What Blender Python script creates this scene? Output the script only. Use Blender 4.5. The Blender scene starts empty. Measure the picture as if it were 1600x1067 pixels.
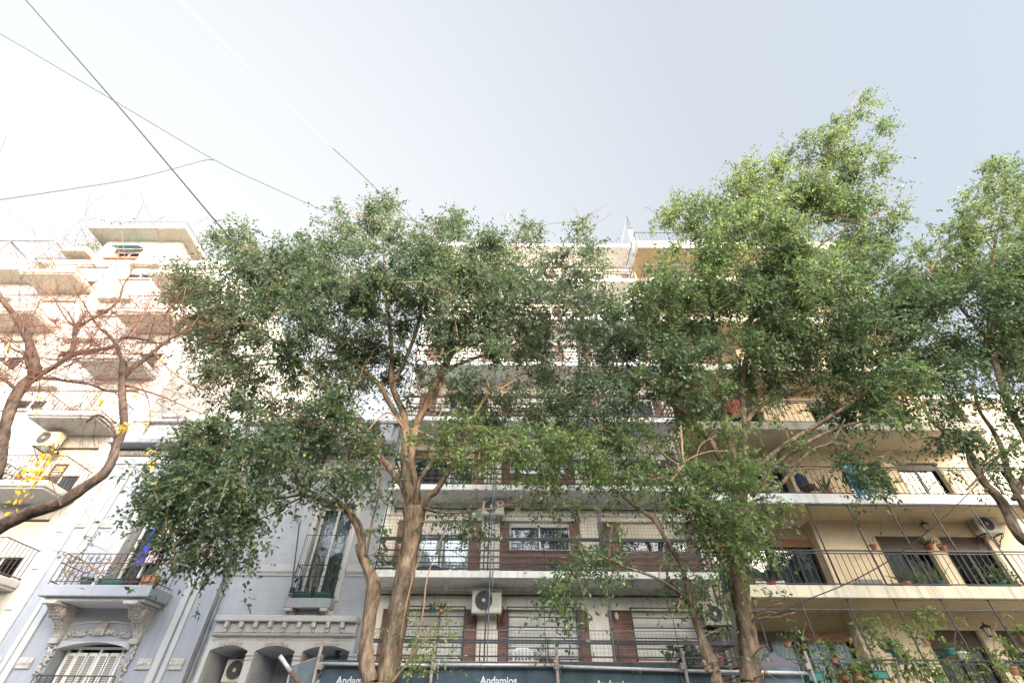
import bpy, math, random
import numpy as np
from mathutils import Vector, Matrix, noise
rad = math.radians
sc = bpy.context.scene
col = sc.collection
random.seed(7)
rng = np.random.default_rng(11)

# ---------------------------------------------------------------- camera
F_PX, CX, CY = 711.0, 800.0, 533.5
PITCH, ROLL, EYE = rad(42.2), rad(0.42), 1.6
cam_d = bpy.data.cameras.new('camera'); cam = bpy.data.objects.new('camera', cam_d); col.objects.link(cam)
cam_d.sensor_width = 36.0; cam_d.lens = 36.0 * F_PX / 1600.0
cam_d.clip_start = 0.1; cam_d.clip_end = 2000
CAM_M = Matrix.Rotation(math.pi / 2 + PITCH, 4, 'X') @ Matrix.Rotation(ROLL, 4, 'Z')
cam.matrix_world = Matrix.Translation((0, 0, EYE)) @ CAM_M
sc.camera = cam
# ---------------------------------------------------------------- world and sun
SUN_EL, SUN_AZ = rad(10), rad(44)        # azimuth: behind the viewer (-Y) turned to the right (+X)
sun_dir = Vector((math.sin(SUN_AZ) * math.cos(SUN_EL), -math.cos(SUN_AZ) * math.cos(SUN_EL), math.sin(SUN_EL)))
w = bpy.data.worlds.new('World'); sc.world = w; w.use_nodes = True
nt = w.node_tree; nt.nodes.clear()
sky = nt.nodes.new('ShaderNodeTexSky'); sky.sky_type = 'NISHITA'; sky.sun_disc = False
sky.sun_elevation = SUN_EL; sky.sun_rotation = math.atan2(sun_dir.x, sun_dir.y)
sky.air_density = 1.0; sky.dust_density = 5.0; sky.ozone_density = 1.0; sky.altitude = 10
geo = nt.nodes.new('ShaderNodeNewGeometry')
dotn = nt.nodes.new('ShaderNodeVectorMath'); dotn.operation = 'DOT_PRODUCT'
hz = Vector((-0.80, 0.60, 0.10)).normalized(); dotn.inputs[1].default_value = hz
nt.links.new(geo.outputs['Incoming'], dotn.inputs[0])
mr = nt.nodes.new('ShaderNodeMapRange'); mr.inputs[1].default_value = -1.0; mr.inputs[2].default_value = 0.0
mr.inputs[3].default_value = 0.93; mr.inputs[4].default_value = 0.62
nt.links.new(dotn.outputs['Value'], mr.inputs[0])
mixn = nt.nodes.new('ShaderNodeMix'); mixn.data_type = 'RGBA'
vm = nt.nodes.new('ShaderNodeMix'); vm.data_type = 'RGBA'
vm.inputs[6].default_value = (5.0, 5.45, 6.0, 1); vm.inputs[7].default_value = (5.9, 5.9, 5.85, 1)
mr3 = nt.nodes.new('ShaderNodeMapRange'); mr3.inputs[1].default_value = -1.0; mr3.inputs[2].default_value = 0.25; mr3.inputs[3].default_value = 1.0; mr3.inputs[4].default_value = 0.0
nt.links.new(dotn.outputs['Value'], mr3.inputs[0]); nt.links.new(mr3.outputs[0], vm.inputs[0]); nt.links.new(vm.outputs[2], mixn.inputs[7])
nt.links.new(mr.outputs[0], mixn.inputs[0]); nt.links.new(sky.outputs[0], mixn.inputs[6])
# glow added to the unseen sky behind the viewer, brightening the shaded facades
dot2 = nt.nodes.new('ShaderNodeVectorMath'); dot2.operation = 'DOT_PRODUCT'; dot2.inputs[1].default_value = -Vector((0.22, -0.87, 0.42)).normalized()
nt.links.new(geo.outputs['Incoming'], dot2.inputs[0])
mr2 = nt.nodes.new('ShaderNodeMapRange'); mr2.interpolation_type = 'SMOOTHSTEP'
mr2.inputs[1].default_value = 0.38; mr2.inputs[2].default_value = 0.95; mr2.inputs[3].default_value = 1.0; mr2.inputs[4].default_value = 14.0
nt.links.new(dot2.outputs['Value'], mr2.inputs[0])
gain = nt.nodes.new('ShaderNodeVectorMath'); gain.operation = 'SCALE'
nt.links.new(mixn.outputs[2], gain.inputs[0]); nt.links.new(mr2.outputs[0], gain.inputs['Scale'])
bg = nt.nodes.new('ShaderNodeBackground'); bg.inputs[1].default_value = 0.15
out = nt.nodes.new('ShaderNodeOutputWorld')
nt.links.new(gain.outputs[0], bg.inputs[0]); nt.links.new(bg.outputs[0], out.inputs[0])
sl = bpy.data.lights.new('sun', 'SUN'); sl.energy = 1.0; sl.angle = rad(10); sl.color = (1.0, 0.93, 0.82)
so = bpy.data.objects.new('sun', sl); col.objects.link(so)
so.rotation_euler = (-sun_dir).to_track_quat('-Z', 'Y').to_euler(); so.location = (20, -20, 40)
sc.view_settings.view_transform = 'Standard'; sc.view_settings.look = 'None'
sc.view_settings.exposure = 0.42; sc.view_settings.gamma = 1; sc.view_settings.use_curve_mapping = False
sc.cycles.max_bounces = 6; sc.cycles.transparent_max_bounces = 12
sc.cycles.use_denoising = True

# ---------------------------------------------------------------- photo point on a vertical plane at distance Y
def P(px, py, Y):
    d = CAM_M.to_3x3() @ Vector(((px - CX) / F_PX, (CY - py) / F_PX, -1.0))
    s = Y / d.y
    return Vector((d.x * s, Y, EYE + d.z * s))
def PX(px, py, Y): return P(px, py, Y).x
def PZ(px, py, Y): return P(px, py, Y).z
def PS(px, py, Y):                                  # metres per photo pixel there
    d = CAM_M.to_3x3() @ Vector(((px - CX) / F_PX, (CY - py) / F_PX, -1.0))
    return Y / d.y / F_PX

# ---------------------------------------------------------------- materials
def new_mat(name):
    m = bpy.data.materials.new(name); m.use_nodes = True
    n = m.node_tree; b = n.nodes['Principled BSDF']
    return m, n, b
def N(n, t, **kw):
    x = n.nodes.new(t)
    for k, v in kw.items(): setattr(x, k, v)
    return x
def stucco(name, c, rough=0.85, var=0.10, scale=1.2, stain=0.18, bump=0.15, bscale=60, streak=True, spec=0.25, metal=0.0):
    """base colour with soft blotches, rain streaks and fine grain"""
    m, n, b = new_mat(name)
    tc = N(n, 'ShaderNodeTexCoord')
    n1 = N(n, 'ShaderNodeTexNoise'); n1.inputs['Scale'].default_value = scale; n1.inputs['Detail'].default_value = 6
    n.links.new(tc.outputs['Object'], n1.inputs['Vector'])
    r1 = N(n, 'ShaderNodeMapRange'); r1.inputs[1].default_value = 0.3; r1.inputs[2].default_value = 0.7
    r1.inputs[3].default_value = 1 - var; r1.inputs[4].default_value = 1 + var * 0.5
    n.links.new(n1.outputs[0], r1.inputs[0])
    mp = N(n, 'ShaderNodeMapping'); mp.inputs['Scale'].default_value = (3.2, 3.2, 0.28)
    n.links.new(tc.outputs['Object'], mp.inputs[0])
    n2 = N(n, 'ShaderNodeTexNoise'); n2.inputs['Scale'].default_value = 2.2; n2.inputs['Detail'].default_value = 8
    n.links.new(mp.outputs[0], n2.inputs['Vector'])
    r2 = N(n, 'ShaderNodeMapRange'); r2.inputs[1].default_value = 0.48; r2.inputs[2].default_value = 0.75
    r2.inputs[3].default_value = 1.0; r2.inputs[4].default_value = 1 - (stain if streak else 0)
    n.links.new(n2.outputs[0], r2.inputs[0])
    mu = N(n, 'ShaderNodeMath', operation='MULTIPLY'); n.links.new(r1.outputs[0], mu.inputs[0]); n.links.new(r2.outputs[0], mu.inputs[1])
    cm = N(n, 'ShaderNodeVectorMath', operation='SCALE'); cm.inputs[0].default_value = c
    n.links.new(mu.outputs[0], cm.inputs['Scale']); n.links.new(cm.outputs[0], b.inputs['Base Color'])
    n3 = N(n, 'ShaderNodeTexNoise'); n3.inputs['Scale'].default_value = bscale; n3.inputs['Detail'].default_value = 4
    n.links.new(tc.outputs['Object'], n3.inputs['Vector'])
    bp = N(n, 'ShaderNodeBump'); bp.inputs['Strength'].default_value = bump; bp.inputs['Distance'].default_value = 0.01
    n.links.new(n3.outputs[0], bp.inputs['Height']); n.links.new(bp.outputs[0], b.inputs['Normal'])
    b.inputs['Roughness'].default_value = rough; b.inputs['Specular IOR Level'].default_value = spec
    b.inputs['Metallic'].default_value = metal
    return m
def brickmat(name, c1, c2, mortar, bw, bh, ms, bump=0.4, rough=0.85, off=0.5, stain=0.15):
    m, n, b = new_mat(name)
    tc = N(n, 'ShaderNodeTexCoord'); sp = N(n, 'ShaderNodeSeparateXYZ'); n.links.new(tc.outputs['Object'], sp.inputs[0])
    ad = N(n, 'ShaderNodeMath', operation='ADD'); n.links.new(sp.outputs[0], ad.inputs[0]); n.links.new(sp.outputs[1], ad.inputs[1])
    cb = N(n, 'ShaderNodeCombineXYZ'); n.links.new(ad.outputs[0], cb.inputs[0]); n.links.new(sp.outputs[2], cb.inputs[1])
    br = N(n, 'ShaderNodeTexBrick'); br.offset = off
    br.inputs['Color1'].default_value = (*c1, 1); br.inputs['Color2'].default_value = (*c2, 1); br.inputs['Mortar'].default_value = (*mortar, 1)
    br.inputs['Scale'].default_value = 1.0; br.inputs['Mortar Size'].default_value = ms
    br.inputs['Brick Width'].default_value = bw; br.inputs['Row Height'].default_value = bh; br.inputs['Mortar Smooth'].default_value = 0.2
    n.links.new(cb.outputs[0], br.inputs['Vector'])
    ns = N(n, 'ShaderNodeTexNoise'); ns.inputs['Scale'].default_value = 1.6; ns.inputs['Detail'].default_value = 7
    n.links.new(tc.outputs['Object'], ns.inputs['Vector'])
    rr = N(n, 'ShaderNodeMapRange'); rr.inputs[1].default_value = 0.3; rr.inputs[2].default_value = 0.7
    rr.inputs[3].default_value = 1 - stain; rr.inputs[4].default_value = 1 + stain * 0.6
    n.links.new(ns.outputs[0], rr.inputs[0])
    cm = N(n, 'ShaderNodeVectorMath', operation='SCALE'); n.links.new(br.outputs[0], cm.inputs[0]); n.links.new(rr.outputs[0], cm.inputs['Scale'])
    n.links.new(cm.outputs[0], b.inputs['Base Color'])
    bp = N(n, 'ShaderNodeBump'); bp.inputs['Strength'].default_value = bump; bp.inputs['Distance'].default_value = 0.006; bp.invert = True
    n.links.new(br.outputs['Fac'], bp.inputs['Height']); n.links.new(bp.outputs[0], b.inputs['Normal'])
    b.inputs['Roughness'].default_value = rough; b.inputs['Specular IOR Level'].default_value = 0.25
    return m
def bandmat(name, c, dark, h, frac=0.12, rough=0.6, axis=2, bump=0.5):
    """horizontal slats or joints: pitch h metres, a thin dark gap"""
    m, n, b = new_mat(name)
    tc = N(n, 'ShaderNodeTexCoord'); sp = N(n, 'ShaderNodeSeparateXYZ'); n.links.new(tc.outputs['Object'], sp.inputs[0])
    dv = N(n, 'ShaderNodeMath', operation='DIVIDE'); dv.inputs[1].default_value = h; n.links.new(sp.outputs[axis], dv.inputs[0])
    fr = N(n, 'ShaderNodeMath', operation='FRACT'); n.links.new(dv.outputs[0], fr.inputs[0])
    lt = N(n, 'ShaderNodeMath', operation='LESS_THAN'); lt.inputs[1].default_value = frac; n.links.new(fr.outputs[0], lt.inputs[0])
    ns = N(n, 'ShaderNodeTexNoise'); ns.inputs['Scale'].default_value = 2.0; ns.inputs['Detail'].default_value = 6
    n.links.new(tc.outputs['Object'], ns.inputs['Vector'])
    rr = N(n, 'ShaderNodeMapRange'); rr.inputs[1].default_value = 0.3; rr.inputs[2].default_value = 0.7; rr.inputs[3].default_value = 0.88; rr.inputs[4].default_value = 1.06
    n.links.new(ns.outputs[0], rr.inputs[0])
    mx = N(n, 'ShaderNodeMix', data_type='RGBA'); mx.inputs[6].default_value = (*c, 1); mx.inputs[7].default_value = (*dark, 1)
    n.links.new(lt.outputs[0], mx.inputs[0])
    cm = N(n, 'ShaderNodeVectorMath', operation='SCALE'); n.links.new(mx.outputs[2], cm.inputs[0]); n.links.new(rr.outputs[0], cm.inputs['Scale'])
    n.links.new(cm.outputs[0], b.inputs['Base Color'])
    bp = N(n, 'ShaderNodeBump'); bp.inputs['Strength'].default_value = bump; bp.inputs['Distance'].default_value = 0.01
    n.links.new(fr.outputs[0], bp.inputs['Height']); n.links.new(bp.outputs[0], b.inputs['Normal'])
    b.inputs['Roughness'].default_value = rough
    return m
def glassmat(name, tint=(0.8, 0.85, 0.86), refl=0.0):
    m = bpy.data.materials.new(name); m.use_nodes = True; n = m.node_tree; n.nodes.clear()
    o = N(n, 'ShaderNodeOutputMaterial'); tr = N(n, 'ShaderNodeBsdfTransparent'); tr.inputs[0].default_value = (*tint, 1)
    gl = N(n, 'ShaderNodeBsdfGlossy'); gl.inputs['Roughness'].default_value = 0.03
    tc = N(n, 'ShaderNodeTexCoord'); ns = N(n, 'ShaderNodeTexNoise'); ns.inputs['Scale'].default_value = 1.3
    n.links.new(tc.outputs['Object'], ns.inputs['Vector'])
    bp = N(n, 'ShaderNodeBump'); bp.inputs['Strength'].default_value = 0.12; bp.inputs['Distance'].default_value = 0.05
    n.links.new(ns.outputs[0], bp.inputs['Height']); n.links.new(bp.outputs[0], gl.inputs['Normal'])
    fr = N(n, 'ShaderNodeFresnel'); fr.inputs[0].default_value = 1.5
    ad = N(n, 'ShaderNodeMath', operation='ADD'); ad.use_clamp = True; ad.inputs[1].default_value = refl; n.links.new(fr.outputs[0], ad.inputs[0])
    mx = N(n, 'ShaderNodeMixShader'); n.links.new(ad.outputs[0], mx.inputs[0]); n.links.new(tr.outputs[0], mx.inputs[1]); n.links.new(gl.outputs[0], mx.inputs[2])
    n.links.new(mx.outputs[0], o.inputs[0]); return m
def leafmat(name, stops, trans=0.48, rough=0.45):
    """stops: colours picked per leaf by tone: random, plus painted light in the crowns"""
    m = bpy.data.materials.new(name); m.use_nodes = True; n = m.node_tree; b = n.nodes['Principled BSDF']; o = n.nodes['Material Output']
    g = N(n, 'ShaderNodeAttribute'); g.attribute_name = 'tone'
    cr = N(n, 'ShaderNodeValToRGB'); e = cr.color_ramp.elements
    e[0].position = 0; e[0].color = (*stops[0], 1); e[1].position = 1; e[1].color = (*stops[-1], 1)
    for i, c in enumerate(stops[1:-1]):
        x = e.new((i + 1) / (len(stops) - 1)); x.color = (*c, 1)
    n.links.new(g.outputs['Fac'], cr.inputs[0]); n.links.new(cr.outputs[0], b.inputs['Base Color'])
    b.inputs['Roughness'].default_value = rough; b.inputs['Specular IOR Level'].default_value = 0.5
    t = N(n, 'ShaderNodeBsdfTranslucent'); hs = N(n, 'ShaderNodeHueSaturation'); hs.inputs['Value'].default_value = 1.5; hs.inputs['Saturation'].default_value = 1.0
    n.links.new(cr.outputs[0], hs.inputs['Color']); n.links.new(hs.outputs[0], t.inputs[0])
    mx = N(n, 'ShaderNodeMixShader'); mx.inputs[0].default_value = trans
    n.links.new(b.outputs[0], mx.inputs[1]); n.links.new(t.outputs[0], mx.inputs[2]); n.links.new(mx.outputs[0], o.inputs[0])
    return m
def barkmat(name, c1, c2, sc_=9):
    m, n, b = new_mat(name)
    tc = N(n, 'ShaderNodeTexCoord'); mp = N(n, 'ShaderNodeMapping'); mp.inputs['Scale'].default_value = (1, 1, 0.25)
    n.links.new(tc.outputs['Object'], mp.inputs[0])
    ns = N(n, 'ShaderNodeTexNoise'); ns.inputs['Scale'].default_value = sc_; ns.inputs['Detail'].default_value = 9; ns.inputs['Roughness'].default_value = 0.65
    n.links.new(mp.outputs[0], ns.inputs['Vector'])
    cr = N(n, 'ShaderNodeValToRGB'); e = cr.color_ramp.elements
    e[0].position = 0.36; e[0].color = (*c1, 1); e[1].position = 0.62; e[1].color = (*c2, 1)
    n.links.new(ns.outputs[0], cr.inputs[0])
    n2 = N(n, 'ShaderNodeTexNoise'); n2.inputs['Scale'].default_value = 1.7; n2.inputs['Detail'].default_value = 5
    n.links.new(tc.outputs['Object'], n2.inputs['Vector'])
    rr = N(n, 'ShaderNodeMapRange'); rr.inputs[1].default_value = 0.38; rr.inputs[2].default_value = 0.62; rr.inputs[3].default_value = 0.55; rr.inputs[4].default_value = 1.2
    n.links.new(n2.outputs[0], rr.inputs[0])
    cm = N(n, 'ShaderNodeVectorMath', operation='SCALE'); n.links.new(cr.outputs[0], cm.inputs[0]); n.links.new(rr.outputs[0], cm.inputs['Scale'])
    n.links.new(cm.outputs[0], b.inputs['Base Color'])
    bp = N(n, 'ShaderNodeBump'); bp.inputs['Strength'].default_value = 1.0; bp.inputs['Distance'].default_value = 0.05
    n.links.new(ns.outputs[0], bp.inputs['Height']); n.links.new(bp.outputs[0], b.inputs['Normal'])
    b.inputs['Roughness'].default_value = 0.9; b.inputs['Specular IOR Level'].default_value = 0.15
    return m

M = {}
M['cream'] = stucco('cream_render', (0.76, 0.70, 0.61), var=0.10, stain=0.26)
M['white_slab'] = stucco('white_slab_paint', (0.80, 0.78, 0.74), var=0.08, stain=0.34)
M['brick'] = brickmat('face_brick', (0.235, 0.105, 0.078), (0.155, 0.07, 0.052), (0.22, 0.17, 0.145), 0.22, 0.068, 0.009, stain=0.25)
M['yellow_tile'] = brickmat('yellow_wall_tile', (0.66, 0.54, 0.37), (0.61, 0.49, 0.33), (0.42, 0.32, 0.19), 0.11, 0.055, 0.004, off=0.0, bump=0.15, rough=0.5, stain=0.08)
M['yellow'] = stucco('yellow_render', (0.56, 0.45, 0.29), var=0.10, stain=0.25)
M['yellow_slab'] = stucco('pale_yellow_slab', (0.60, 0.52, 0.38), var=0.14, stain=0.5)
M['grey_house'] = stucco('blue_grey_render', (0.295, 0.31, 0.34), var=0.07, stain=0.12)
M['grey_light'] = stucco('light_grey_trim', (0.42, 0.42, 0.42), var=0.08, stain=0.12)
M['grey_band'] = bandmat('blue_grey_banded_render', (0.335, 0.355, 0.385), (0.27, 0.29, 0.33), 0.55, 0.02, rough=0.85, bump=0.1)
M['ornament'] = stucco('ornament_plaster', (0.43, 0.405, 0.37), var=0.25, scale=14, stain=0.2)
M['grey_dark'] = stucco('weathered_cornice', (0.25, 0.26, 0.28), var=0.2, stain=0.3)
M['white_wall'] = stucco('white_render', (0.44, 0.43, 0.40), var=0.08, stain=0.08)
M['beige_trim'] = stucco('beige_trim', (0.50, 0.45, 0.38), var=0.10, stain=0.3)
M['black_iron'] = stucco('dark_painted_iron', (0.035, 0.037, 0.042), rough=0.5, var=0.2, streak=False, bump=0.05, spec=0.4)
M['brown_iron'] = stucco('brown_painted_iron', (0.10, 0.065, 0.055), rough=0.6, var=0.2, streak=False, bump=0.05)
M['grey_iron'] = stucco('grey_painted_iron', (0.17, 0.18, 0.19), rough=0.5, var=0.2, streak=False, bump=0.05)
M['white_metal'] = stucco('white_painted_metal', (0.72, 0.71, 0.68), rough=0.5, var=0.08, stain=0.08, bump=0.03)
M['green_grey_wood'] = stucco('pale_green_wood', (0.42, 0.46, 0.44), rough=0.6, var=0.1, stain=0.1)
M['shutter_white'] = bandmat('white_roller_shutter', (0.72, 0.69, 0.63), (0.42, 0.39, 0.35), 0.055, 0.12)
M['shutter_cream'] = bandmat('cream_roller_shutter', (0.66, 0.58, 0.45), (0.36, 0.29, 0.20), 0.055, 0.16)
M['shutter_brown'] = bandmat('brown_roller_shutter', (0.075, 0.042, 0.03), (0.03, 0.018, 0.012), 0.055, 0.14)
M['shutter_orange'] = bandmat('varnished_roller_shutter', (0.30, 0.13, 0.055), (0.12, 0.05, 0.02), 0.055, 0.14)
M['louvre'] = bandmat('wooden_louvre', (0.42, 0.36, 0.30), (0.10, 0.08, 0.07), 0.045, 0.35)
M['glass'] = glassmat('window_glass', (0.6, 0.64, 0.65))
M['glass_mirror'] = glassmat('bright_window_glass', refl=0.03)
M['curtain'] = stucco('pale_curtain', (0.62, 0.60, 0.55), var=0.1, streak=False, bump=0)
M['curtain_grey'] = stucco('grey_curtain', (0.30, 0.31, 0.31), var=0.1, streak=False, bump=0)
M['curtain_white'] = stucco('white_curtain', (0.78, 0.77, 0.74), var=0.05, streak=False, bump=0)
M['room'] = stucco('dark_room', (0.03, 0.03, 0.03), var=0.1, streak=False, bump=0)
M['tarp'] = stucco('black_tarpaulin', (0.012, 0.013, 0.017), rough=0.5, var=0.3, streak=False, bump=0.5, bscale=6)
M['dark_frame'] = stucco('dark_brown_frame', (0.035, 0.025, 0.022), rough=0.5, var=0.1, streak=False, bump=0.03)
M['ac'] = stucco('air_unit_enamel', (0.60, 0.56, 0.48), rough=0.5, var=0.10, stain=0.15, bump=0.02)
M['fan_dark'] = stucco('fan_grille_grey', (0.07, 0.07, 0.065), rough=0.6, var=0.2, streak=False, bump=0.02)
M['rust'] = stucco('rusty_steel', (0.11, 0.065, 0.045), rough=0.85, var=0.35, scale=9, streak=False)
M['galv'] = stucco('galvanised_tube', (0.46, 0.43, 0.40), rough=0.5, var=0.25, scale=7, stain=0.2, metal=0.3, spec=0.5)
M['old_tube'] = stucco('worn_tube', (0.24, 0.20, 0.17), rough=0.7, var=0.35, scale=8, stain=0.3)
M['board'] = stucco('blue_grey_board', (0.042, 0.060, 0.070), rough=0.75, var=0.3, scale=2.5, stain=0.35)
M['board_light'] = stucco('faded_blue_board', (0.085, 0.11, 0.125), rough=0.75, var=0.3, scale=3, stain=0.3)
M['red_edge'] = stucco('red_board_edge', (0.34, 0.09, 0.07), var=0.3, streak=False)
M['lettering'] = stucco('faded_lettering', (0.50, 0.51, 0.51), var=0.3, scale=20, streak=False, bump=0)
M['navy'] = stucco('navy_print', (0.03, 0.035, 0.08), var=0.1, streak=False, bump=0)
M['grey_print'] = stucco('grey_print', (0.16, 0.16, 0.16), var=0.1, streak=False, bump=0)
M['red'] = stucco('red_enamel', (0.30, 0.03, 0.04), rough=0.5, var=0.1, streak=False, bump=0)
M['terracotta'] = stucco('terracotta', (0.36, 0.14, 0.08), rough=0.8, var=0.2, scale=10, streak=False)
M['green_plastic'] = stucco('green_plastic', (0.03, 0.13, 0.10), rough=0.5, var=0.1, streak=False, bump=0.02)
M['teal_plastic'] = stucco('teal_plastic', (0.04, 0.10, 0.13), rough=0.5, var=0.1, streak=False, bump=0.02)
M['white_plastic'] = stucco('white_plastic', (0.78, 0.78, 0.76), rough=0.4, var=0.03, streak=False, bump=0)
M['soil'] = stucco('potting_soil', (0.05, 0.035, 0.025), var=0.3, streak=False)
M['blue_cloth'] = stucco('blue_cloth', (0.12, 0.38, 0.55), var=0.12, streak=False, bump=0)
M['blue_flag'] = stucco('royal_blue_cloth', (0.07, 0.09, 0.42), var=0.12, streak=False, bump=0)
M['purple_cloth'] = stucco('grey_purple_cloth', (0.10, 0.085, 0.10), var=0.15, streak=False, bump=0.05)
M['dark_cloth'] = stucco('dark_blue_cloth', (0.03, 0.04, 0.07), var=0.25, streak=False, bump=0.05)
M['teal_awning'] = stucco('teal_canvas', (0.10, 0.30, 0.32), var=0.1, streak=False, bump=0)
M['lamp_glass'] = stucco('frosted_lamp_glass', (0.62, 0.58, 0.42), rough=0.3, var=0.1, streak=False, bump=0)
M['cable'] = stucco('black_cable_sheath', (0.02, 0.02, 0.022), rough=0.5, var=0.1, streak=False, bump=0)
M['cable_grey'] = stucco('grey_cable_sheath', (0.07, 0.08, 0.09), rough=0.4, var=0.1, streak=False, bump=0)
M['cable_pale'] = stucco('pale_cable_sheath', (0.45, 0.47, 0.5), rough=0.3, var=0.1, streak=False, bump=0)
M['ac_dark'] = stucco('condenser_fins', (0.12, 0.11, 0.10), rough=0.6, var=0.2, streak=False, bump=0.1)
M['frosted'] = stucco('frosted_divider', (0.42, 0.40, 0.32), rough=0.35, var=0.15, stain=0.2)
M['bark'] = barkmat('ficus_bark', (0.050, 0.035, 0.023), (0.215, 0.150, 0.098))
M['bark_red'] = barkmat('bare_tree_bark', (0.050, 0.036, 0.028), (0.145, 0.102, 0.082), 14)
M['twig_red'] = stucco('reddish_twig', (0.17, 0.085, 0.06), var=0.2, streak=False)
M['twig'] = stucco('tan_twig', (0.24, 0.15, 0.09), var=0.25, streak=False)
M['leaf_blue'] = leafmat('ficus_leaf_deep', [(0.044, 0.063, 0.035), (0.065, 0.097, 0.050), (0.093, 0.131, 0.059), (0.147, 0.186, 0.069), (0.278, 0.276, 0.083)])
M['leaf'] = leafmat('ficus_leaf', [(0.039, 0.063, 0.028), (0.066, 0.104, 0.039), (0.103, 0.150, 0.049), (0.158, 0.203, 0.063), (0.289, 0.305, 0.085)])
M['leaf_fresh_sunlit'] = leafmat('ficus_leaf_fresh_sunlit', [(0.053, 0.082, 0.029), (0.089, 0.133, 0.041), (0.131, 0.177, 0.049), (0.190, 0.232, 0.065), (0.309, 0.309, 0.093)])
M['leaf_pot'] = leafmat('pot_plant_leaf', [(0.03, 0.07, 0.025), (0.06, 0.12, 0.035), (0.11, 0.18, 0.05)])
M['leaf_yellow'] = leafmat('yellow_leaf', [(0.55, 0.33, 0.02), (0.70, 0.46, 0.03), (0.78, 0.58, 0.06)], trans=0.4)
M['far_facade'] = stucco('pale_far_facade', (0.78, 0.75, 0.70), var=0.05)
M['asphalt'] = stucco('asphalt', (0.07, 0.07, 0.07), var=0.25, streak=False, bump=0.3)
M['paving'] = brickmat('pavement_tiles', (0.42, 0.41, 0.39), (0.38, 0.37, 0.35), (0.22, 0.21, 0.20), 0.4, 0.4, 0.012, off=0.0)
M['kerbstone'] = stucco('kerb_stone', (0.30, 0.29, 0.28), var=0.2, streak=False)

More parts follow.
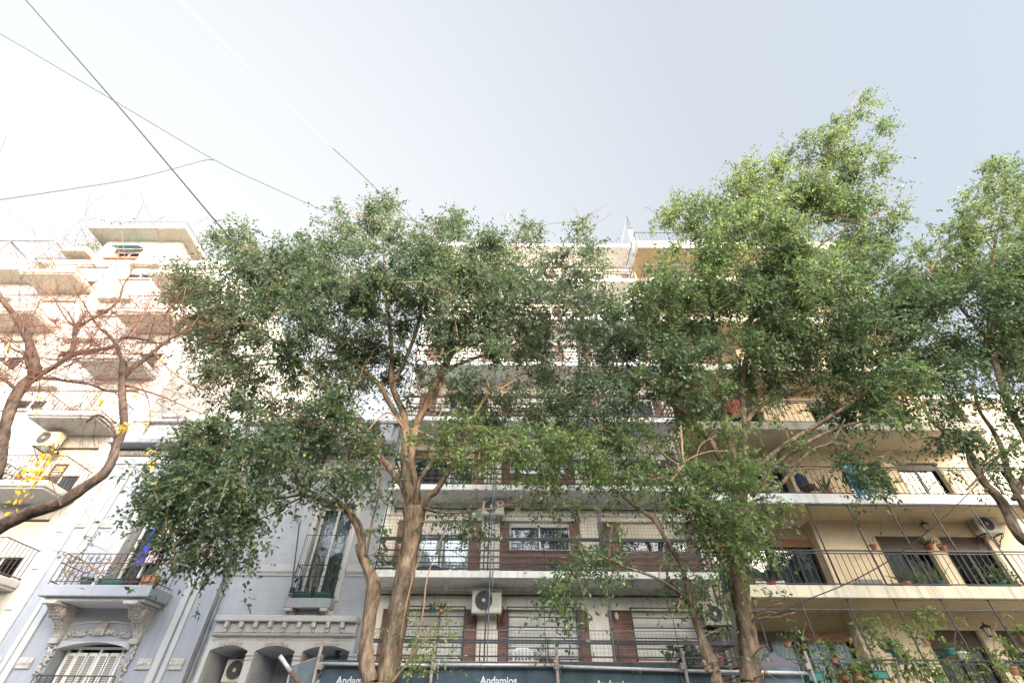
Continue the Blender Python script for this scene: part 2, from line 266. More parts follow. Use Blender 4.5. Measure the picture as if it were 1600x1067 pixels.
# ---------------------------------------------------------------- geometry builder
class MB:
    def __init__(s): s.v = []; s.f = []; s.mi = []; s.cur = 0
    def face(s, pts):
        n = len(s.v); s.v.extend([tuple(p) for p in pts]); s.f.append(tuple(range(n, n + len(pts)))); s.mi.append(s.cur)
    def box(s, x0, x1, y0, y1, z0, z1, M4=None):
        if x0 > x1: x0, x1 = x1, x0
        if y0 > y1: y0, y1 = y1, y0
        if z0 > z1: z0, z1 = z1, z0
        c = [(x0,y0,z0),(x1,y0,z0),(x1,y1,z0),(x0,y1,z0),(x0,y0,z1),(x1,y0,z1),(x1,y1,z1),(x0,y1,z1)]
        if M4: c = [tuple(M4 @ Vector(q)) for q in c]
        n = len(s.v); s.v.extend(c)
        for q in ((0,3,2,1),(4,5,6,7),(0,1,5,4),(1,2,6,5),(2,3,7,6),(3,0,4,7)):
            s.f.append(tuple(n + i for i in q)); s.mi.append(s.cur)
        return s
    def chbox(s, x0, x1, y0, y1, z0, z1, b=0.01, M4=None):
        """box with chamfered edges"""
        if x0 > x1: x0, x1 = x1, x0
        if y0 > y1: y0, y1 = y1, y0
        if z0 > z1: z0, z1 = z1, z0
        b = min(b, (x1-x0)*.4, (y1-y0)*.4, (z1-z0)*.4)
        def ring(z, i): return [(x0+i,y0+b,z),(x0+b,y0+i,z),(x1-b,y0+i,z),(x1-i,y0+b,z),(x1-i,y1-b,z),(x1-b,y1-i,z),(x0+b,y1-i,z),(x0+i,y1-b,z)]
        rs = [[(a,c,z0) for a,c,_ in [(x0+b,y0+b,0)]*1]]
        R = [ [(x0+b,y0+b,z0),(x0+b,y0+b,z0),(x1-b,y0+b,z0),(x1-b,y0+b,z0),(x1-b,y1-b,z0),(x1-b,y1-b,z0),(x0+b,y1-b,z0),(x0+b,y1-b,z0)],
              ring(z0+b,0), ring(z1-b,0),
              [(x0+b,y0+b,z1),(x0+b,y0+b,z1),(x1-b,y0+b,z1),(x1-b,y0+b,z1),(x1-b,y1-b,z1),(x1-b,y1-b,z1),(x0+b,y1-b,z1),(x0+b,y1-b,z1)] ]
        T = (lambda p: tuple(M4 @ Vector(p))) if M4 else (lambda p: p)
        s.face([T(p) for p in (R[0][6], R[0][4], R[0][2], R[0][0])])
        s.face([T(p) for p in (R[3][0], R[3][2], R[3][4], R[3][6])])
        for k in range(3):
            for i in range(8):
                j = (i+1) % 8; q = [R[k][i], R[k][j], R[k+1][j], R[k+1][i]]
                u = []
                for p in q:
                    if p not in u: u.append(p)
                if len(u) > 2: s.face([T(p) for p in u])
        return s
    def tube(s, pts, r, n=6, caps=True):
        pts = [Vector(p) for p in pts]; k = len(pts)
        rs = r if isinstance(r, (list, tuple)) else [r] * k
        rings = []; prev = None
        for i, p in enumerate(pts):
            t = (pts[min(i+1, k-1)] - pts[max(i-1, 0)])
            if t.length < 1e-9: t = Vector((0,0,1))
            t.normalize()
            if prev is None:
                a = Vector((0,0,1)) if abs(t.z) < 0.9 else Vector((1,0,0)); u = t.cross(a).normalized()
            else:
                u = (prev - t * prev.dot(t))
                u = u.normalized() if u.length > 1e-6 else t.orthogonal().normalized()
            prev = u; v = t.cross(u)
            base = len(s.v)
            for j in range(n):
                a = 2 * math.pi * j / n
                s.v.append(tuple(p + (u * math.cos(a) + v * math.sin(a)) * rs[i]))
            rings.append(base)
        for i in range(k - 1):
            for j in range(n):
                s.f.append((rings[i]+j, rings[i]+(j+1)%n, rings[i+1]+(j+1)%n, rings[i+1]+j)); s.mi.append(s.cur)
        if caps:
            s.f.append(tuple(rings[0]+j for j in reversed(range(n)))); s.mi.append(s.cur)
            s.f.append(tuple(rings[-1]+j for j in range(n))); s.mi.append(s.cur)
        return s
    def lathe(s, c, prof, n=14, M4=None):
        """profile of (radius, height) turned about z at c"""
        c = Vector(c); b0 = len(s.v)
        for r, h in prof:
            for j in range(n):
                a = 2*math.pi*j/n; p = Vector((r*math.cos(a), r*math.sin(a), h))
                if M4: p = M4 @ p
                s.v.append(tuple(c + p))
        for i in range(len(prof)-1):
            for j in range(n):
                s.f.append((b0+i*n+j, b0+i*n+(j+1)%n, b0+(i+1)*n+(j+1)%n, b0+(i+1)*n+j)); s.mi.append(s.cur)
        s.f.append(tuple(b0+j for j in reversed(range(n)))); s.mi.append(s.cur)
        k = b0+(len(prof)-1)*n; s.f.append(tuple(k+j for j in range(n))); s.mi.append(s.cur)
        return s
    def blob(s, c, rx, ry, rz, n=8, m=5, jit=0.0):
        c = Vector(c); b0 = len(s.v)
        for i in range(m+1):
            th = math.pi * i / m
            for j in range(n):
                a = 2*math.pi*j/n; k = 1 + random.uniform(-jit, jit)
                s.v.append((c.x+rx*k*math.sin(th)*math.cos(a), c.y+ry*k*math.sin(th)*math.sin(a), c.z+rz*k*math.cos(th)))
        for i in range(m):
            for j in range(n):
                s.f.append((b0+i*n+j, b0+(i+1)*n+j, b0+(i+1)*n+(j+1)%n, b0+i*n+(j+1)%n)); s.mi.append(s.cur)
        return s
def finish(o, parent, loc):
    if parent is not None: o.parent = parent
def base_of(parent):
    p = parent; v = Vector((0, 0, 0))
    while p is not None: v += p.location; p = p.parent
    return v
def part(name, mb, mat, parent=None, loc=None, smooth=False):
    mats = mat if isinstance(mat, list) else [mat]
    me = bpy.data.meshes.new(name)
    off = base_of(parent) if parent is not None else Vector(loc or (0, 0, 0))
    me.from_pydata([(a-off.x, b-off.y, c-off.z) for a, b, c in mb.v], [], mb.f)
    for m_ in mats: me.materials.append(m_)
    if len(mats) > 1: me.polygons.foreach_set('material_index', mb.mi)
    if smooth: me.polygons.foreach_set('use_smooth', [True] * len(me.polygons))
    me.update()
    o = bpy.data.objects.new(name, me); col.objects.link(o)
    if parent is not None: o.parent = parent
    else: o.location = off
    return o
def tag(o, label=None, cat=None, group=None, kind=None):
    if label: o['label'] = label
    if cat: o['category'] = cat
    if group: o['group'] = group
    if kind: o['kind'] = kind
    return o
def thing(name, loc, label, cat, group=None):
    o = bpy.data.objects.new(name, None); col.objects.link(o); o.location = loc; o.empty_display_size = 0.3
    return tag(o, label, cat, group)
def plabel(o, l): o['label'] = l; return o
def shell(mb, X0, X1, Z0, Z1, Y, ops, depth=0.25):
    """front wall plane facing -Y with openings (x0,x1,z0,z1[,depth]) and their reveals"""
    xs = sorted(set([X0, X1] + [v for o in ops for v in o[:2] if X0 < v < X1]))
    zs = sorted(set([Z0, Z1] + [v for o in ops for v in o[2:4] if Z0 < v < Z1]))
    for i in range(len(xs)-1):
        for j in range(len(zs)-1):
            cx, cz = (xs[i]+xs[i+1])/2, (zs[j]+zs[j+1])/2
            if any(o[0] < cx < o[1] and o[2] < cz < o[3] for o in ops): continue
            mb.face([(xs[i],Y,zs[j]),(xs[i+1],Y,zs[j]),(xs[i+1],Y,zs[j+1]),(xs[i],Y,zs[j+1])])
    for o in ops:
        x0,x1,z0,z1 = o[:4]; d = o[4] if len(o) > 4 else depth; y1 = Y + d
        mb.face([(x0,Y,z0),(x0,Y,z1),(x0,y1,z1),(x0,y1,z0)]); mb.face([(x1,Y,z0),(x1,y1,z0),(x1,y1,z1),(x1,Y,z1)])
        mb.face([(x0,Y,z1),(x1,Y,z1),(x1,y1,z1),(x0,y1,z1)]); mb.face([(x0,Y,z0),(x0,y1,z0),(x1,y1,z0),(x1,Y,z0)])
def body(mb, X0, X1, Y0, Y1, Z0, Z1, front=False):
    mb.face([(X0,Y0,Z0),(X0,Y0,Z1),(X0,Y1,Z1),(X0,Y1,Z0)]); mb.face([(X1,Y0,Z0),(X1,Y1,Z0),(X1,Y1,Z1),(X1,Y0,Z1)])
    mb.face([(X0,Y1,Z0),(X0,Y1,Z1),(X1,Y1,Z1),(X1,Y1,Z0)]); mb.face([(X0,Y0,Z1),(X1,Y0,Z1),(X1,Y1,Z1),(X0,Y1,Z1)])
def wavy(mb, x0, x1, z0, z1, Y, amp=0.025, wl=0.12):
    n = max(4, int((x1-x0)/wl*4)); pv = None
    for i in range(n+1):
        x = x0 + (x1-x0)*i/n; y = Y + amp*math.sin(i*math.pi/2 + 0.4*math.sin(i)) 
        if pv: mb.face([(pv[0],pv[1],z0),(x,y,z0),(x,y,z1),(pv[0],pv[1],z1)])
        pv = (x, y)
def frame_mb(x0, x1, z0, z1, y0, y1, t=0.05, mull=()):
    mb = MB(); mb.box(x0, x0+t, y0, y1, z0, z1); mb.box(x1-t, x1, y0, y1, z0, z1)
    mb.box(x0+t, x1-t, y0, y1, z1-t, z1); mb.box(x0+t, x1-t, y0, y1, z0, z0+t)
    for f in mull:
        xm = x0 + (x1-x0)*f; mb.box(xm-t*.5, xm+t*.5, y0+.004, y1-.004, z0+t, z1-t)
    return mb
def window(parent, x0, x1, z0, z1, Y, fm, mull=(0.5,), shutter=0.0, sm=None, curtain=None, glass=None, t=0.05, depth=0.10, name='window'):
    """a window standing at plane Y: frame; pane, roller shutter and curtain are its pieces"""
    fr = part(name, frame_mb(x0, x1, z0, z1, Y, Y+depth, t, mull), fm, parent)
    g = MB(); g.box(x0+t, x1-t, Y+depth*.45, Y+depth*.45+.008, z0+t, z1-t - (z1-z0)*max(0, shutter))
    if shutter < 0.97: part('pane', g, glass or M['glass'], fr)
    if shutter > 0:
        s = MB(); s.box(x0+t*.3, x1-t*.3, Y-.035, Y-.012, z1-(z1-z0)*shutter, z1-.01); part('roller_shutter', s, sm, fr)
    if curtain is not None and shutter < 0.97:
        c = MB(); wavy(c, x0+t, x1-t, z0+t, z1-t, Y+depth+.06); part('curtain', c, curtain, fr)
    b = MB(); b.box(x0+.002, x1-.002, Y+depth+.30, Y+depth+.32, z0, z1); b.box(x0-.3, x0-.28, Y+depth+.02, Y+depth+.3, z0, z1)
    part('dark_interior', b, M['room'], fr)
    return fr
# ================================================================ ground
g = MB(); g.box(-300, 300, -300, 300, -0.3, -0.02); tag(part('ground', g, M['asphalt']), kind='structure')
g = MB(); g.box(-120, 120, -0.5, 10.9, -0.018, 0.0); tag(part('road', g, M['asphalt']), kind='structure')
g = MB(); g.box(-120, 120, 11.1, 16.6, -0.016, 0.14); tag(part('pavement', g, M['paving']), kind='structure')
g = MB(); g.chbox(-120, 120, 10.9, 11.098, -0.016, 0.142, .02); tag(part('kerb', g, M['kerbstone']), kind='structure')
g = MB(); g.box(-120, 120, -4.9, -0.5, -0.016, 0.12); tag(part('near_pavement', g, M['paving']), kind='structure')

# ================================================================ brick and cream apartment building (middle)
DF, DW, FL = 15.2, 16.45, 2.8
BZ = lambda k: 5.61 + FL * k                        # slab underside of floor k
XL = PX(592, 860, DW); XR = 6.62
SLX0, SLX1 = -4.27, 6.42
brick_b = thing('apartment_building', ((XL+XR)/2, DW, 0), 'cream rendered apartment building with dark brick window bays and horizontal bar balconies, in the middle', 'building')
ref = lambda px: PX(px, 835, DW)
bays = [(ref(619), ref(752)), (ref(781), ref(907)), (ref(935), ref(1087))]
wins = [(ref(651), ref(733)), (ref(796), ref(891)), (ref(968), ref(1072))]
TOPZ = BZ(6) + 0.25
ops = []
for k in range(-1, 6):
    zt = BZ(k) + 0.2
    for b0, b1 in bays: ops.append((b0, b1, zt, zt + 2.01, 0.6))
mb = MB(); shell(mb, XL, XR, 0, BZ(6), DW, ops, 0.6); body(mb, XL, XR, DW, DW+14, 0, BZ(6))
part('wall', mb, M['cream'], brick_b)
mb = MB(); mb.chbox(XL+.05, SLX1+.1, DF-.1, DW+14, BZ(6)+.002, TOPZ, .02); mb.box(XL+.3, XR-.3, DW+.5, DW+13, TOPZ, TOPZ+.35)
part('roof_slab', mb, M['white_slab'], brick_b)
mb = MB(); mb.box(SLX1-2.2, SLX1-1.2, DF+.1, DF+.5, TOPZ+.002, TOPZ+.1); part('roof_hatch', mb, M['grey_iron'], brick_b)
for k in range(-1, 6):
    zt = BZ(k) + 0.2
    sunlit = k >= 2
    # brick flanks and sills: one panel mesh per bay
    for i, ((b0, b1), (w0, w1)) in enumerate(zip(bays, wins)):
        sill = zt + (0 if (i == 0 or k == -1 and i == 9) else (1.04 if i == 1 else 0.98))
        if k == -1 and i > 0: sill = zt + 0.62
        for xa, xb in ((b0+.001, w0), (w1, b1-.001)): p = MB(); p.box(xa, xb, DW+.09, DW+.5, zt, zt+2.01); part('brick_pier', p, M['brick'], brick_b)
        p = MB()
        if sill > zt:
            p.box(w0, w1, DW+.09, DW+.5, zt, sill-.10)
            n = int((w1-w0)/.075)
            for q in range(n):
                x = w0 + (w1-w0)*q/n; p.box(x+.006, x+(w1-w0)/n-.006, DW+.075, DW+.42, sill-.10, sill)
            part('brick_sill', p, M['brick'], brick_b)
        Yw = DW + .18
        if k == 0:
            if i == 0: window(brick_b, w0, w1, zt, zt+2.0, Yw, M['white_metal'], (.5,), .22, M['shutter_white'], M['curtain_white'], M['glass_mirror'])
            if i == 1: window(brick_b, w0, w1, sill, zt+2.0, Yw, M['white_metal'], (.5,), .18, M['shutter_white'], M['curtain_grey'])
            if i == 2: window(brick_b, w0, w1, sill, zt+2.0, Yw, M['white_metal'], (.5,), .58, M['shutter_cream'], M['curtain_grey'])
        elif k == -1:
            window(brick_b, w0, w1, sill, zt+2.0, Yw, M['white_metal'], (.5,), 1.0, M['shutter_white'])
        elif k == 1:
            if i == 0:
                window(brick_b, w0, w1, zt, zt+2.0, Yw, M['white_metal'], (.5,), .25, M['shutter_cream'], M['curtain'])
                t_ = MB(); x0 = PX(648, 740, 15.6); x1 = PX(697, 740, 15.6)
                pv = None
                for q in range(13):
                    x = x0 + (x1-x0)*q/12; y = 15.62 + .03*math.sin(q*1.9)
                    if pv: t_.face([(pv[0],pv[1],zt+.03),(x,y,zt+.03),(x-.04,y,zt+1.15),(pv[0]-.04,pv[1],zt+1.15)])
                    pv = (x, y)
                tb = part('tarpaulin', t_, M['tarp'], brick_b)
            if i == 1: window(brick_b, w0, w1, sill, zt+2.0, Yw, M['white_metal'], (.5,), .15, M['shutter_white'], M['curtain_white'], M['glass_mirror'])
            if i == 2: window(brick_b, w0, w1, sill, zt+2.0, Yw, M['white_metal'], (.5,), .35, M['shutter_white'], M['curtain'])
        else:
            window(brick_b, w0, w1, zt if i == 0 else sill, zt+2.0, Yw, M['white_metal'], (.5,), [.3, .6, .45, .8, .25][(k+i) % 5], M['shutter_white'], M['curtain'])
    # balcony: slab > railing, net
    s = MB(); s.chbox(SLX0, SLX1, DF, DW-.003, BZ(k), BZ(k)+.2, .012)
    s.box(SLX0+.05, SLX1-.05, DW-.1, DW-.004, BZ(k)-.09, BZ(k)-.002)
    sl_ = part('balcony', s, M['white_slab'], brick_b)
    r = MB()
    iron = M['black_iron'] if k < 2 else M['brown_iron']
    yr = DF + .05
    for h, tt in ((.06, .02), (.24, .016), (.42, .016), (.61, .018), (.93, .022), (.985, .022)):
        r.box(SLX0+.03, SLX1-.03, yr-tt, yr+tt, zt+h-tt, zt+h+tt)
        r.box(SLX0+.02, SLX0+.05, yr+.03, DW-.02, zt+h-tt, zt+h+tt)
        r.box(SLX1-.05, SLX1-.02, yr+.03, DW-.02, zt+h-tt, zt+h+tt)
    posts = [SLX0+.06, PX(628, 860, yr), PX(758, 860, yr)-.03, PX(758, 860, yr)+.10, (PX(758,860,yr)+PX(942,860,yr))/2, PX(942, 860, yr), PX(942,860,yr)+.1, PX(1040, 860, yr), SLX1-.08]
    top = 2.38 if k >= -1 else 1
    for j, x in enumerate(posts):
        hh = 2.37 if j in (0, 3, 5, 8) else 1.0
        r.box(x-.018, x+.018, yr+.024, yr+.055, zt, zt+hh)
    part('railing', r, iron, sl_)
    if k in (-1, 0, 1):
        nb = MB(); z1 = zt + (1.75 if k == 0 else 1.25)
        th = .0035
        n = int((SLX1-SLX0)/.11)
        if k != 1:
            for q in range(n+1):
                x = SLX0+.03+(SLX1-SLX0-.06)*q/n; nb.box(x-th, x+th, yr+.060, yr+.064, zt+.02, z1)
            zz = zt+.06
            while zz < z1: nb.box(SLX0+.03, SLX1-.03, yr+.064, yr+.068, zz-th, zz+th); zz += .11
            nb.box(SLX0+.03, SLX1-.03, yr+.058, yr+.078, z1-.012, z1+.012)
            part('safety_net', nb, M['grey_iron'], sl_)
        nb = MB(); nb.tube([(SLX0+.05, DW-.12, BZ(k)+2.58), (SLX1-.1, DW-.12, BZ(k)+2.58)], .028, 8)
        part('awning_rail', nb, M['black_iron'], sl_)
# security grilles on the lowest row in view
zt = BZ(-1)+.2
for i, (w0, w1) in enumerate(wins):
    r = MB(); y0 = DW-.16; z0, z1 = zt+.58, zt+2.06; x0, x1 = w0-.06, w1+.06
    if i == 0: z0 = zt+.03
    nb = 5
    for q in range(nb+1 if i else 7):
        z = z1-.02 - q*(.27); 
        if z < z0: break
        r.box(x0, x1, y0-.014, y0+.014, z-.017, z+.017)
        r.box(x0, x0+.03, y0+.014, DW, z-.012, z+.012); r.box(x1-.03, x1, y0+.014, DW, z-.012, z+.012)
    for x in (x0+.015, x1-.015): r.box(x-.02, x+.02, y0-.019, y0+.019, z0, z1)
    for f in ((.52,) if i else (.3, .6)): r.box(x0+(x1-x0)*f-.01, x0+(x1-x0)*f+.01, y0-.03, y0-.014, z0, z1)
    r.box(x0, x1, y0-.019, y0+.019, z0, z0+.03)
    part('window_grille', r, M['black_iron'], brick_b)
# conduits on the facade
for px0, lo in ((769, 0), (934, 0)):
    x = PX(px0, 804, DF-.06); r = MB(); r.tube([(x, DF-.06, 2.9), (x, DF-.06, BZ(4))], .02, 6); part('conduit', r, M['grey_iron'], brick_b); r = MB(); r.tube([(x+.085, DF-.05, 5.3), (x+.085, DF-.05, BZ(5))], .016, 6)
    part('conduit', r, M['grey_iron'], brick_b)
# side strip where the neighbour begins
r = MB(); r.box(XL-.02, XL+.16, DW-.10, DW-.002, 0, BZ(3)); part('corner_pilaster', r, M['white_slab'], brick_b)
# globe wall lights in the brick panels
def wall_light(x, z, label, oval=False):
    t = thing('wall_light', (x, DW+.09, z), label, 'lamp', 'wall lights on the brick panels')
    a = MB(); a.lathe((x, DW+.085, z), [(.05, 0), (.06, .02), (.045, .05)], 12, Matrix.Rotation(math.pi/2, 4, 'X')); part('base', a, M['black_iron'], t, smooth=True)
    a = MB(); a.blob((x, DW-.03, z-.01), .065, .06, .11 if oval else .075, 12, 8); part('globe', a, M['lamp_glass'], t, smooth=True)
p_ = P(950, 820, DW); wall_light(p_.x, p_.z, 'round frosted wall light on the brick strip left of the half lowered cream shutter')
p_ = P(963, 962, DW); wall_light(p_.x, p_.z, 'oval yellowish bulkhead light on the lowest brick strip beside the barred window', True)
# aerial on the roof
t = thing('roof_antenna', (-0.25, 22, 22.75), 'thin television aerial mast standing on the roof of the middle building', 'antenna')
b_ = P(792, 384, 20); tp = P(793, 333, 20); t.location = (b_.x, 20, 22.7)
a = MB(); a.tube([(b_.x, 20, 22.7), (b_.x, 20, tp.z)], .03, 6); part('mast', a, M['grey_iron'], t)
a = MB()
for q, (h, l) in enumerate(((.1, .7), (.35, .5), (.6, .8), (.85, .45))):
    a.tube([(b_.x-l, 20-.2, tp.z-h), (b_.x+l, 20+.2, tp.z-h)], .012, 5)
a.tube([(b_.x-.5, 19.7, tp.z-.9), (b_.x+.5, 20.3, tp.z+.1)], .012, 5)
a.tube([(b_.x, 20, tp.z-.4), (b_.x-.8, 19.7, 22.7)], .008, 4); a.tube([(b_.x, 20, tp.z-.4), (b_.x+.8, 20.3, 22.7)], .008, 4)
part('elements', a, M['grey_iron'], t)
# ================================================================ yellow tiled apartment building (right)
YF, YW = 14.8, 16.35
YZ = lambda k: 5.04 + 2.82 * k
YX0, YX1 = 6.66, 17.9
yb = thing('apartment_building', ((YX0+YX1)/2, YW, 0), 'yellow tiled apartment building with deep slab balconies and thin upright bars, at the right', 'building')
rz = lambda px, py=860: PX(px, py, YW)
lg0, lg1 = YX0+.25, PX(1262, 842, YW+.5)
wA = (PX(1364, 834, YW), PX(1439, 834, YW)); wB = (PX(1462, 834, YW), PX(1535, 834, YW))
step = wB[0]-wA[0]
wC = (wB[1]+1.3, wB[1]+2.7)
YH = 1.98
ops = []
for k in range(-1, 6):
    zt = YZ(k)+.33; ops.append((lg0, lg1, zt, YZ(k+1), .5))
    for a, b in (wA, wB, wC): ops.append((a, b, zt, zt+YH, .25))
mb = MB(); shell(mb, YX0, YX1, 0, YZ(6)+.3, YW, ops); body(mb, YX0, YX1, YW, YW+14, 0, YZ(6)+.3)
part('wall', mb, M['yellow_tile'], yb)
for k in range(-1, 6):
    zt = YZ(k)+.33; mb = MB()
    mb.face([(lg0, YW+.499, zt+YH), (lg1, YW+.499, zt+YH), (lg1, YW+.499, YZ(k+1)), (lg0, YW+.499, YZ(k+1))])
    part('loggia_wall', mb, M['yellow_tile'], yb)
for k in range(-1, 6):
    zt = YZ(k)+.33; mid = (lg0*.42+lg1*.58)
    for (x0, x1, sm, sh) in ((lg0+.02, mid-.06, M['shutter_orange' if k == 0 else 'shutter_brown'], .14), (mid+.06, lg1-.02, M['shutter_orange'], .14)):
        window(yb, x0, x1, zt, zt+YH, YW+.40, M['dark_frame'], (.55,), sh, sm, M['curtain_white'] if k == -1 else (M['curtain_grey'] if k else M['curtain_grey']), M['glass_mirror'] if k == -1 else M['glass'], .07)
    f = MB(); f.box(mid-.06, mid+.06, YW+.36, YW+.6, zt, zt+YH); part('door_post', f, M['dark_frame'], yb)
    for j, (a, b) in enumerate((wA, wB, wC)):
        window(yb, a, b, zt, zt+YH, YW+.12, M['dark_frame'], (.5,), .24 if k < 1 else .12, M['shutter_brown'] if (k, j) != (-1, 2) else M['shutter_orange'],
               M['curtain'] if k == 1 else M['curtain_grey'] if k == 0 else M['curtain'], None, .07)
        if j < 3:
            f = MB(); f.box(a-.07, a-.002, YW-.012, YW+.1, zt, zt+YH+.07); f.box(b+.002, b+.07, YW-.012, YW+.1, zt, zt+YH+.07)
            f.box(a-.002, b+.002, YW-.012, YW+.1, zt+YH+.001, zt+YH+.07); part('window_surround', f, M['yellow'], yb)
    s = MB(); s.chbox(YX0+.1, YX1, YF, YW-.003, YZ(k), YZ(k)+.33, .015)
    s.box(lg0+.01, lg1-.01, YW-.003, YW+.498, YZ(k)-.002, YZ(k)+.328)
    slb = part('balcony', s, M['white_slab'] if k == 1 else M['yellow_slab'], yb)
    if k == 1: plabel(slb, 'balcony slab with a whiter painted edge')
    u = MB(); u.box(YX0+.14, YX1-.1, YF+.14, YW-.01, YZ(k)-.014, YZ(k)-.003)
    part('soffit', u, M['yellow'], slb)
    r = MB(); n = int((YX1-YX0)/.1964); yr = YF+.06
    x_ref = PX(1258, 783, yr)
    first = x_ref - int((x_ref-YX0-.15)/.1964)*.1964
    q = 0; x = first
    while x < YX1:
        if YX0+.15 < x: r.box(x-.008, x+.008, yr-.008, yr+.008, zt+.06, zt+.93)
        x += .1964
    for h, tt in ((.05, .014), (.92, .014), (1.0, .02)): r.box(YX0+.16, YX1, yr-tt, yr+tt, zt+h-tt, zt+h+tt)
    for h in (.05, 1.0): r.box(YX0+.16, YX0+.19, yr+.02, YW-.02, zt+h-.015, zt+h+.015)
    yy = yr+.2
    while yy < YW-.1: r.box(YX0+.167, YX0+.183, yy-.008, yy+.008, zt+.06, zt+.98); yy += .196
    part('railing', r, M['black_iron'], slb)
    x = x_ref - 5*1.375
    while x < YX1:
        if x > YX0+.1 and k < 1: r = MB(); r.box(x-.016, x+.016, yr+.022, yr+.054, zt, YZ(k+1)-.003); part('awning_pole', r, M['black_iron'], slb)
        x += 1.375
    r = MB()
    if k < 1: r.box(YX0+.16, YX1, yr+.02, yr+.05, YZ(k+1)-.05 if k == 0 else YZ(k+1)-.30, YZ(k+1)-.02 if k == 0 else YZ(k+1)-.27)
    if r.v: part('awning_rail', r, M['black_iron'], slb)
mb = MB(); mb.chbox(YX0+.12, YX1, YF-.05, YW+14, YZ(6)+.302, YZ(6)+.55, .02); mb.box(YX0+.12, YX1, YF, YW-.003, YZ(6), YZ(6)+.3)
rs = part('roof_slab', mb, M['beige_trim'], yb)
mb = MB(); mb.box(YX0+.2, YX1-.1, YF+.12, YW-.01, YZ(6)-.012, YZ(6)-.003); part('soffit', mb, M['yellow'], rs)
r = MB(); z0 = YZ(6)+.55
for h in (.06, 1.0): r.box(YX0+.2, YX1, YF+.08, YF+.12, z0+h-.018, z0+h+.018); r.box(YX0+.2, YX0+.24, YF+.12, YF+4, z0+h-.018, z0+h+.018)
x = YX0+.22
while x < YX1: r.box(x-.01, x+.01, YF+.09, YF+.11, z0, z0+1.0); x += .2
y = YF+.3
while y < YF+4: r.box(YX0+.21, YX0+.23, y-.01, y+.01, z0, z0+1.0); y += .2
part('roof_railing', r, M['black_iron'], rs)
# frosted rounded divider between the two buildings' balconies
dv = MB(); xd = YX0+.08; zt = YZ(-1)+.33
pts = [(YF-.02, zt), (YF-.02, zt+1.9)] + [(YF-.02+.5*(1-math.cos(a)), zt+1.9+.5*math.sin(a)) for a in [math.pi/2*i/6 for i in range(1, 7)]] + [(YW-.01, zt+2.4), (YW-.01, zt)]
dv.face([(xd-.015, y, z) for y, z in pts]); dv.face([(xd+.015, y, z) for y, z in reversed(pts)])
part('balcony_divider', dv, M['frosted'], yb)
e = MB(); e.tube([(xd, y, z) for y, z in pts[:-1]], .022, 6); part('divider_frame', e, M['grey_iron'], yb)
# rooftop terrace windbreak of wired glass between the two roofs
t = thing('rooftop_windbreak', (6.2, 16, 22.6), 'peaked wire mesh windbreak standing on the roof edge between the middle and yellow buildings', 'roof screen')
a1 = P(979, 338, 17.5); a2 = P(998, 380, 17.5); a3 = P(971, 382, 17.5); 
t.location = (a2.x, 17.5, a2.z)
r = MB(); r.tube([a3, a1, a2], .035, 6); b1 = a1+Vector((.5, 1.5, 0)); b2 = a2+Vector((.9, 1.5, 0)); r.tube([a1, b1, b2], .025, 6); r.tube([a2, b2], .03, 6)
for q in range(1, 5):
    r.tube([a1.lerp(a2, q/5), b1.lerp(b2, q/5)], .012, 4)
part('frame', r, M['grey_iron'], t)
r = MB()
for q in range(1, 9):
    A = a1.lerp(a3, q/9); B = a1.lerp(a2, q/9); r.tube([A, B], .008, 4)
part('mesh', r, M['grey_iron'], t)
r = MB(); r.box(a2.x-.42, a2.x-.12, 17.6, 17.9, a3.z-2.4, a1.z-1.5); part('chimney_panel', r, M['beige_trim'], t)

# house beyond the yellow building, warm glow put into its height and peach colour
nb_ = thing('house', (24, 17, 0), 'house beyond the yellow building at the right edge, its peach wall standing for warm glow', 'house')
m_ = MB(); shell(m_, YX1+.02, 31, 0, 13.2, 16.6, [(20, 21.4, 5.4, 7.6, .3), (24, 25.4, 5.4, 7.6, .3)]); body(m_, YX1+.02, 31, 16.6, 28, 0, 13.2); part('wall', m_, stucco('peach_glow_render', (0.66, 0.52, 0.40), var=0.08, stain=0.2), nb_)
m_ = MB(); m_.chbox(YX1+.02, 31.1, 16.4, 28, 13.203, 13.5, .03); part('roof', m_, M['white_slab'], nb_)
for x in (20, 24): window(nb_, x+.03, x+1.37, 5.42, 7.58, 16.75, M['white_metal'], (.5,), .4, M['shutter_cream'], M['curtain'])
# ================================================================ ornate blue-grey house
GP, GW = 16.15, 16.42
GX0, GXM, GX1 = -15.45, -9.35, XL-.03
gh = thing('townhouse', ((GX0+GX1)/2, GW, 0), 'old blue grey townhouse with ornate plaster brackets, dark cornice and arched portico', 'house')
PZ_ = lambda y, Y: PZ(300, y, Y)
cz = 10.35                                         # underside of the cornice
d1 = (-13.15, -11.55, 5.31, 8.75)                  # tall door on the big balcony
w1 = (-13.40, -11.30, 1.2, 4.02)                   # arched shuttered window below
pcx0, pcx1 = -9.0, GX1-.1
arches = []
for a, b in ((330, 390), (401, 463), (475, 548)): arches.append((PX(a, 1012, GW-.15), PX(b, 1012, GW-.15)))
dz = (-6.92, -5.66, 5.20, 8.35)                     # door of the small balcony
mb = MB(); shell(mb, GX0, GXM, 0, cz+.1, GP, [d1+(.45,), w1+(.5,)])
mb.face([(GXM,GP,0),(GXM,GW,0),(GXM,GW,cz),(GXM,GP,cz)])
body(mb, GX0, GX1, GW, GW+14, 0, 11.6); mb.face([(GX0,GP,0),(GX0,GP,cz),(GX0,GW,cz),(GX0,GW,0)])
part('wall', mb, M['grey_house'], gh)
mb = MB(); ops = [dz+(.35,)] + [(a, b, 0, 3.98, 1.6) for a, b in arches]
shell(mb, GXM, GX1, 0, cz+.1, GW, ops); part('banded_wall', mb, M['grey_band'], gh)
